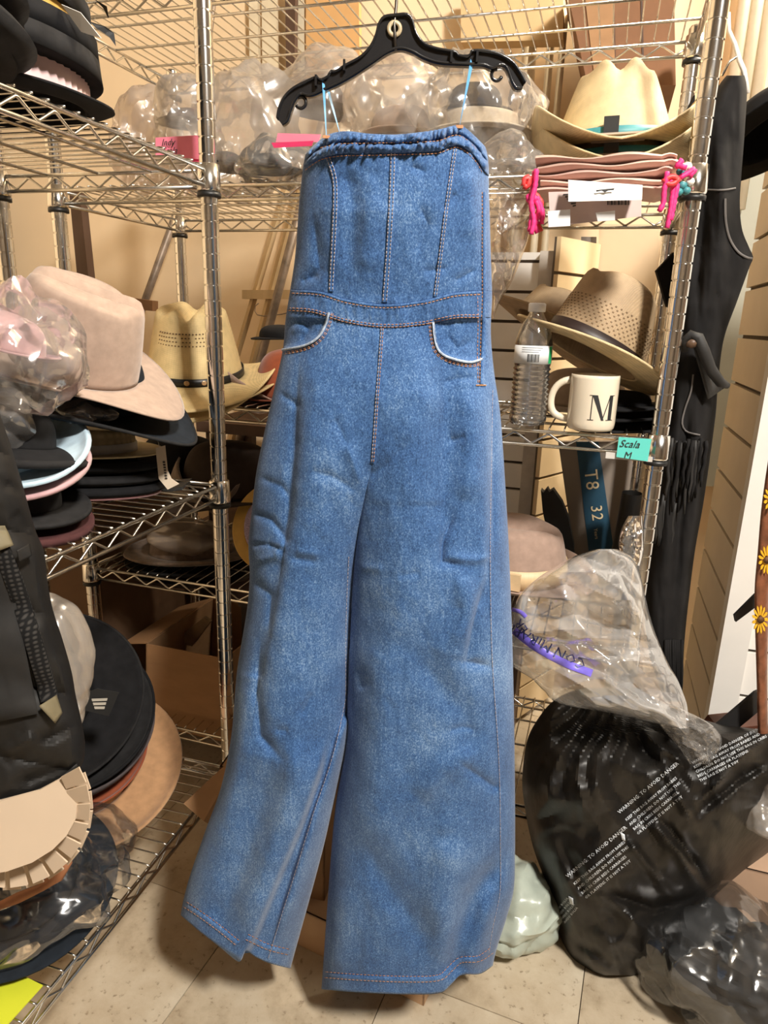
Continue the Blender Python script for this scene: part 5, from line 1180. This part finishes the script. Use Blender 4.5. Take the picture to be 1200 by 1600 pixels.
crumple('grey film lying over the dark hats on the lower rear shelf', 'plastic_bag', at(302,836,1.58), (.12,.09,.035), FILM_T, 15, .12, 12, cat='plastic bag', lam=(.04,.12), kk=.05)
# hat label
t = thing('cloth_label', 'black cloth label with white lettering on the bottom left black hat', 'label', at(150,1100,.99)); 
MB(t.location).prism([at(*p,.975) for p in ((131,1084),(152,1076),(160,1078),(186,1082),(170,1119),(132,1110))], (0,.001,0)).build('fabric', surf('label_fabric', (.010,.010,.010), .8), t, smooth=False)
for k in range(3): MB(t.location).prism([at(*p,.973) for p in ((143+k*2,1092+k*6),(168-k*2,1091+k*6.5),(167-k*2,1095+k*6.5),(144+k*2,1096+k*6))], (0,.0004,0)).build('printed_line', surf('label_white_%d' % k, (.45,.42,.36), .6), t, smooth=False)
# wrapped black hat, cardboard brim form and yellow card at the bottom left
pz = atz(48,1400,DL[0]+.03)
hat('felt_hat', 'black hat wrapped in clear film at the bottom left corner', pz+Vector((-.02,.0,.03)), NAVYF, yaw=20, pitch=10, roll=6, a=.10, b=.088, h=.05, style='round', bw=.06, curl=.0, dip=0)
crumple('clear film bag around the black hat at the bottom left corner', 'plastic_bag', pz+Vector((-.01,-.005,.045)), (.165,.155,.055), FILM_C, 16, .08, 9, DL[0]+.004, cat='plastic bag', lam=(.03,.13), kk=.08)
t = thing('tissue_band', 'strip of rust paper inside the film bag at the bottom left', 'paper', at(40,1390,pz.y-.12)); MB(t.location).tube([at(*p, pz.y-.115) for p in ((0,1415),(30,1402),(62,1388),(90,1370),(108,1345))], [.006,.008,.006,.008,.005], 6).build('paper', surf('rust_tissue', (.30,.12,.05), .7), t)
CREAM = surf('cream_paperboard', (.54,.42,.30), .65, 0, .03, 12)
Yc = .62
t = thing('brim_form', 'cream paperboard hat form with notched flaps at the bottom left', 'hat form', at(30,1300,Yc))
MB(t.location).prism([at(*p, Yc+.0+.0008*(p[1]-1215)*-.3) for p in ((-60,1262),(0,1252),(60,1236),(100,1214),(112,1222),(121,1250),(118,1280),(104,1306),(82,1328),(50,1348),(10,1362),(-60,1372))], (0,.003,0)).build('plate', CREAM, t, smooth=False)
cxf, cyf = 10, 1262
for k, a in enumerate((-.42,-.18,.06,.32,.58,.86,1.14,1.42,1.70)):
    r0, r1 = 96, 128; w = .105; q = []
    for rr, aa in ((r0,a-w),(r1,a-w),(r1,a+w),(r0,a+w)):
        q.append(at(cxf+rr*1.02*cos(aa), cyf+rr*.98*sin(aa), Yc-.006 if rr == r0 else Yc-.016))
    MB(t.location).prism(q, (0,.0018,0)).build('flap', CREAM, t, smooth=False)
    q = [at(cxf+rr*1.02*cos(aa+.09), cyf+rr*.98*sin(aa+.09), Yc+.004 if rr == r0 else Yc+.002) for rr, aa in ((r0,a-w),(r1+4,a-w),(r1+4,a+w),(r0,a+w))]
    MB(t.location).prism(q, (0,.0018,0)).build('under_flap', CREAM, t, smooth=False)
c_ = atz(20,1560,DL[0]+.02); o = MB(c_).prism([atz(*p, DL[0]+.012) for p in ((-60,1512),(8,1512),(67,1541),(12,1602),(-60,1640))], (0,0,.002)).build('yellow_card', surf('neon_yellow_card', (.62,.66,.03), .6, 0, .04, 12), smooth=False); o.location = c_; tag(o, 'bright yellow green card on the bottom left wire shelf', 'card')

# --- floor: cartons, bags
def floor_box(label, a, b, depth, h, mat, lid=True):
    a = Vector((a.x,a.y,0)); b = Vector((b.x,b.y,0)); d = (b-a); n_ = Vector((-d.y,d.x,0)).normalized()*depth; w = .003
    t = thing('carton', label, 'box', a)
    for nm, q, e in (('front_panel',[a,b,b+ZU*h,a+ZU*h],n_.normalized()*w),('back_panel',[a+n_,b+n_,b+n_+ZU*h,a+n_+ZU*h],n_.normalized()*-w),('side_panel',[a,a+n_,a+n_+ZU*h,a+ZU*h],d.normalized()*w),('side_panel',[b,b+n_,b+n_+ZU*h,b+ZU*h],d.normalized()*-w),('top_panel',[a+ZU*h,b+ZU*h,b+n_+ZU*h,a+n_+ZU*h],ZU*-w)):
        MB(a).prism(q, e).build(nm, mat, t, smooth=False)
    return t
floor_box('low tan carton on the floor behind the jumpsuit legs', atz(462,1478,0)+Vector((-.03,.02,0)), atz(662,1572,0), .28, .085, surf('peach_cardboard', (.52,.33,.19), .75, 0, .06, 14))
q0 = at(345,1250,1.10); fb = floor_box('brown carton on the floor behind the left jumpsuit leg with an open flap', Vector((q0.x,1.10,0)), Vector((q0.x+.20,1.06,0)), .16, at(350,1198,1.10).z, CARD)
MB(fb.location).prism([at(*p) for p in ((352,1196,1.10),(372,1188,1.10),(340,1295,1.03),(318,1283,1.03),(287,1256,1.06))], (0,.003,0)).build('flap', CARD, fb, smooth=False)
floor_box('tan carton with red print behind the clear bag at the lower right', atz(1110,1500,0)+Vector((.02,.06,0)), atz(1250,1540,0)+Vector((.02,.06,0)), .2, .17, surf('pinkish_cardboard', (.50,.33,.22), .75, 0, .06, 14))
# pale green carrier bag
crumple('pale green carrier bag on the floor beside the right hem', 'carrier_bag', atz(800,1420,.075), (.085,.075,.088), surf('pale_green_film', (.42,.47,.40), .3, 0, .12, 20, .2, 60, .002), 21, .10, 12, .003, cat='bag')
# black garbage bag
BAGM, nt_, b_ = _mat('black_bag_film'); v_ = _coords(nt_); n_ = _noise(nt_, v_, 14, 4)
nt_.links.new(_ramp(nt_, n_.outputs['Fac'], [(.3,(.005,.0045,.004)),(.7,(.013,.011,.009))]), b_.inputs['Base Color']); b_.inputs['Roughness'].default_value = .42; b_.inputs['Specular IOR Level'].default_value = .35
_bump(nt_, b_, _noise(nt_, _coords(nt_, (1,1,.35)), 45, 4).outputs['Fac'], .25, .004)
gb = thing('garbage_bag', 'big black plastic garbage bag with printed warnings on the floor', 'garbage bag', atz(950,1520,0))
KF = pxfold(12,50,200,.055,7)
def gather(x, y):
    a = np.arctan2(y-1040, x-950); return .006*tri(a*4.2+1.2*fbm(x/120,y/120,3))*nstep(1420,1180,y)*nstep(1075,1130,y) + KF(x, y)
KB = Cloth(1.115, [(1075,905),(1090,872),(1110,850),(1150,826),(1200,817),(1240,817),(1320,832),(1400,860),(1450,870),(1500,882),(1518,905),(1524,930)], [(1075,1000),(1090,1020),(1110,1060),(1130,1120),(1150,1250),(1200,1290),(1300,1240),(1340,1190),(1400,1118),(1440,1085),(1480,1056),(1510,1040),(1524,1010)], lambda y: np.interp(y, [1075,1120,1250,1400,1500,1524], [.04,.09,.16,.17,.14,.12]),
   [([(900,1180),(990,1300),(1000,1400)],30,.012), ([(870,1300),(930,1440),(1010,1510)],10,-.012), ([(890,1380),(960,1470),(1030,1505)],12,.014), ([(940,1390),(1020,1420),(1090,1400)],8,-.016), ([(950,1410),(1010,1450),(1060,1450)],10,.012), ([(980,1310),(1010,1350),(1040,1390)],7,.012), ([(1010,1280),(1060,1330),(1090,1385)],8,.014), ([(1040,1290),(1080,1340),(1110,1390)],7,-.012), ([(1100,1250),(1160,1180),(1200,1150)],10,.020), ([(1090,1270),(1150,1220),(1200,1190)],8,-.016), ([(1030,1180),(1060,1240),(1080,1280)],9,.016), ([(900,1470),(960,1510)],8,-.010)], (.022,90,100), 2.2, 8, .001, extra=gather)
KB.build('bag_film', BAGM, gb, 1075, 1524, 120, 150, .10)
WHT = surf('white_print', (.62,.66,.70), .5)
for (ox, oy, n_) in ((968,1272,8),(887,1372,8)):
    ang = radians(-40)
    for k in range(5):
        txt = ('WARNING: TO AVOID DANGER','KEEP THIS BAG AWAY FROM BABIES','AND CHILDREN. DO NOT USE THIS','BAG IN CRIBS BEDS CARRIAGES','OR PLAYPENS. IT IS NOT A TOY')[k]
        KB.print_('printed_warning', txt, 8.4 if k == 0 else 6.4, (ox+k*6.0+(0 if k == 0 else 5), oy+k*7.2+(0 if k == 0 else 4)), ang, WHT, gb, .002)
    KB.patch('recycle_mark', [(ox+1,oy+28),(ox+8,oy+32),(ox+9,oy+42),(ox+4,oy+40)], .002, WHT, gb, 4)
for k in range(4): KB.print_('printed_warning', 'AVISO BOLSA', 5.2, (868+k*5, 1440+k*5-12), radians(-50), WHT, gb, .002)
for k in range(5): KB.print_('printed_warning', ('WARNING: TO AVOID DANGER OF SUFFOCATION','KEEP THIS BAG AWAY FROM BABIES AND','CHILDREN. DO NOT USE THIS BAG IN CRIBS','BEDS CARRIAGES OR PLAYPENS','THIS BAG IS NOT A TOY')[k], 6.2, (1082+k*3.0, 1194+k*7.0), radians(-27), WHT, gb, .003)
# clear bag slumped over it
FILM_W = plastic_film('crinkled_white_film', (.93,.93,.92), .36, .10, 1.1, (.97,.96,.95), .22, .28, 14, (1,1.2,.25), .9)
CB = Cloth(1.03, [(858,930),(868,900),(885,868),(905,838),(930,812),(960,800),(1000,798),(1040,800),(1060,830),(1080,850),(1100,875),(1115,950),(1140,1060)], [(858,965),(868,985),(890,998),(930,1008),(960,1015),(1000,1028),(1040,1046),(1060,1058),(1085,1068),(1100,1073),(1120,1076),(1140,1078)], .085,
   [([(870,900),(900,960),(930,1000)],12,.014), ([(960,880),(990,960),(1040,1060)],9,.016), ([(900,1000),(960,1030),(1020,1100)],9,-.016), ([(930,1050),(1000,1100),(1070,1130)],7,.014), ([(860,950),(900,940)],8,.012)], (.020,60,60), 2.2, 17, .001, extra=pxfold(5,34,130,.20,7))
cbt = thing('plastic_bag', 'big crinkled clear plastic bag with blue and purple print over the black bag', 'plastic bag', at(930,1130,1.03))
CB.build('film', FILM_W, cbt, 858, 1138, 110, 110, closed=False)
PURP = surf('purple_print', (.16,.12,.55), .4, 0, .3, 40); NAVY = surf('navy_print', (.03,.04,.16), .5)
CB.strip('purple_band', [(803,985),(835,1010),(880,1035),(925,1052)], 12, .0025, PURP, cbt, .0015)
CB.strip('purple_band', [(800,952),(815,957),(822,964)], 6, .0025, PURP, cbt, .0015)
CB.print_('lettering', 'CON MIRAPER', 23, (918,1034), radians(207), NAVY, cbt, .003)
CB.print_('lettering', 'ER', 20, (826,984), radians(235), NAVY, cbt, .003)
C2 = Cloth(1.09, [(800,985),(830,970),(860,968),(885,985)], [(800,1004),(830,1006),(860,1006),(885,1000)], .02, (), (.008,12,12), 2.2, 3, .001, extra=None); C2.build('film_bubble', FILM, cbt, 806, 884, 30, 40, closed=False)
C3 = Cloth(.985, [(1100,1000),(1125,1024),(1150,1045),(1170,1062),(1196,1078)], [(1100,1050),(1125,1100),(1140,1120),(1160,1128),(1196,1110)], .03, (), (.012,22,22), 2.2, 6, .001, extra=pxfold(8,16,50,.2,6)); t = thing('plastic_bag', 'tail of clear film lying over the top of the black bag', 'plastic bag', at(1080,1195,.985)); C3.build('film', FILM, t, 1100, 1194, 50, 50, closed=False)
# clear bag with black clothes, bottom right corner
pc = atz(1140,1560,.05)
crumple('clear plastic bag of black clothes at the bottom right corner', 'plastic_bag', pc+Vector((.01,.02,.045)), (.15,.12,.105), FILM_C, 31, .12, 11, .002, cat='plastic bag', rot=-.4, lam=(.05,.16), kk=.09)
crumple('black folded clothes inside the clear bag at the bottom right', 'black_clothes', pc+Vector((.01,.02,.035)), (.12,.095,.075), surf('black_cloth', (.010,.011,.012), .7, 0, .3, 20), 32, .14, 9, .004, cat='clothes', rot=-.4)
crumple('crumpled clear film behind the black bag at the right edge', 'plastic_bag', at(1200,1268,1.0), (.04,.05,.05), FILM_D, 33, .18, 16, cat='plastic bag')

# --- dark clutter low down at left; box and chest added to darken the gaps
def unit_box(label, name, u0, u1, v0, v1, z0, z1, mat, cat, lid=None):
    c_ = unit((u0+u1)/2, (v0+v1)/2, z0); t = thing(name, label, cat, c_)
    MB(c_).box(unit((u0+u1)/2, (v0+v1)/2, (z0+z1)/2), (u1-u0, v1-v0, z1-z0), RU).build('box_body', mat, t, smooth=False)
    if lid: MB(c_).box(unit((u0+u1)/2, (v0+v1)/2, z1+.004), (u1-u0+.01, v1-v0+.01, .012), RU).build('lid', lid, t, smooth=False)
    return t
CARD_DK = surf('deep_brown_cardboard', (.13,.070,.035), .8, 0, .1, 12)
unit_box('tall dark brown carton standing left of the rear shelving', 'carton', -.52, -.03, .06, .50, 0, .74, CARD_DK, 'box')
unit_box('added dark brown filler box darkening the bottom rear shelf behind the open carton', 'filler_box', .30, .86, .16, .40, BL[0]+.003, BL[0]+.26, surf('dark_filler_brown', (.030,.018,.012), .7), 'box', surf('dark_filler_lid', (.040,.024,.016), .6))  # added dark bulk that deepens the gap between the lower shelves
unit_box('added dark filler chest on the floor, darkening the gap before the back wall', 'filler_chest', -.10, .95, .52, .84, 0, .50, WOOD_D, 'chest', WOOD_D)  # added to cover the bright lower wall with something dark
t = thing('wooden_stool', 'dark wooden stool frame behind the lower rear shelf', 'stool', unit(.22,.56,.52))
for u_ in (.02,.42):
    for v_ in (.50,.72): MB(t.location).box(unit(u_, v_+.02, .68), (.03,.03,.30), RU).build('leg', WOOD_D, t, smooth=False)
MB(t.location).box(unit(.22,.62,.84), (.46,.28,.03), RU).build('seat', WOOD_D, t, smooth=False)
MB(t.location).box(unit(.22,.50,.66), (.40,.02,.035), RU).build('rung', WOOD_M, t, smooth=False)
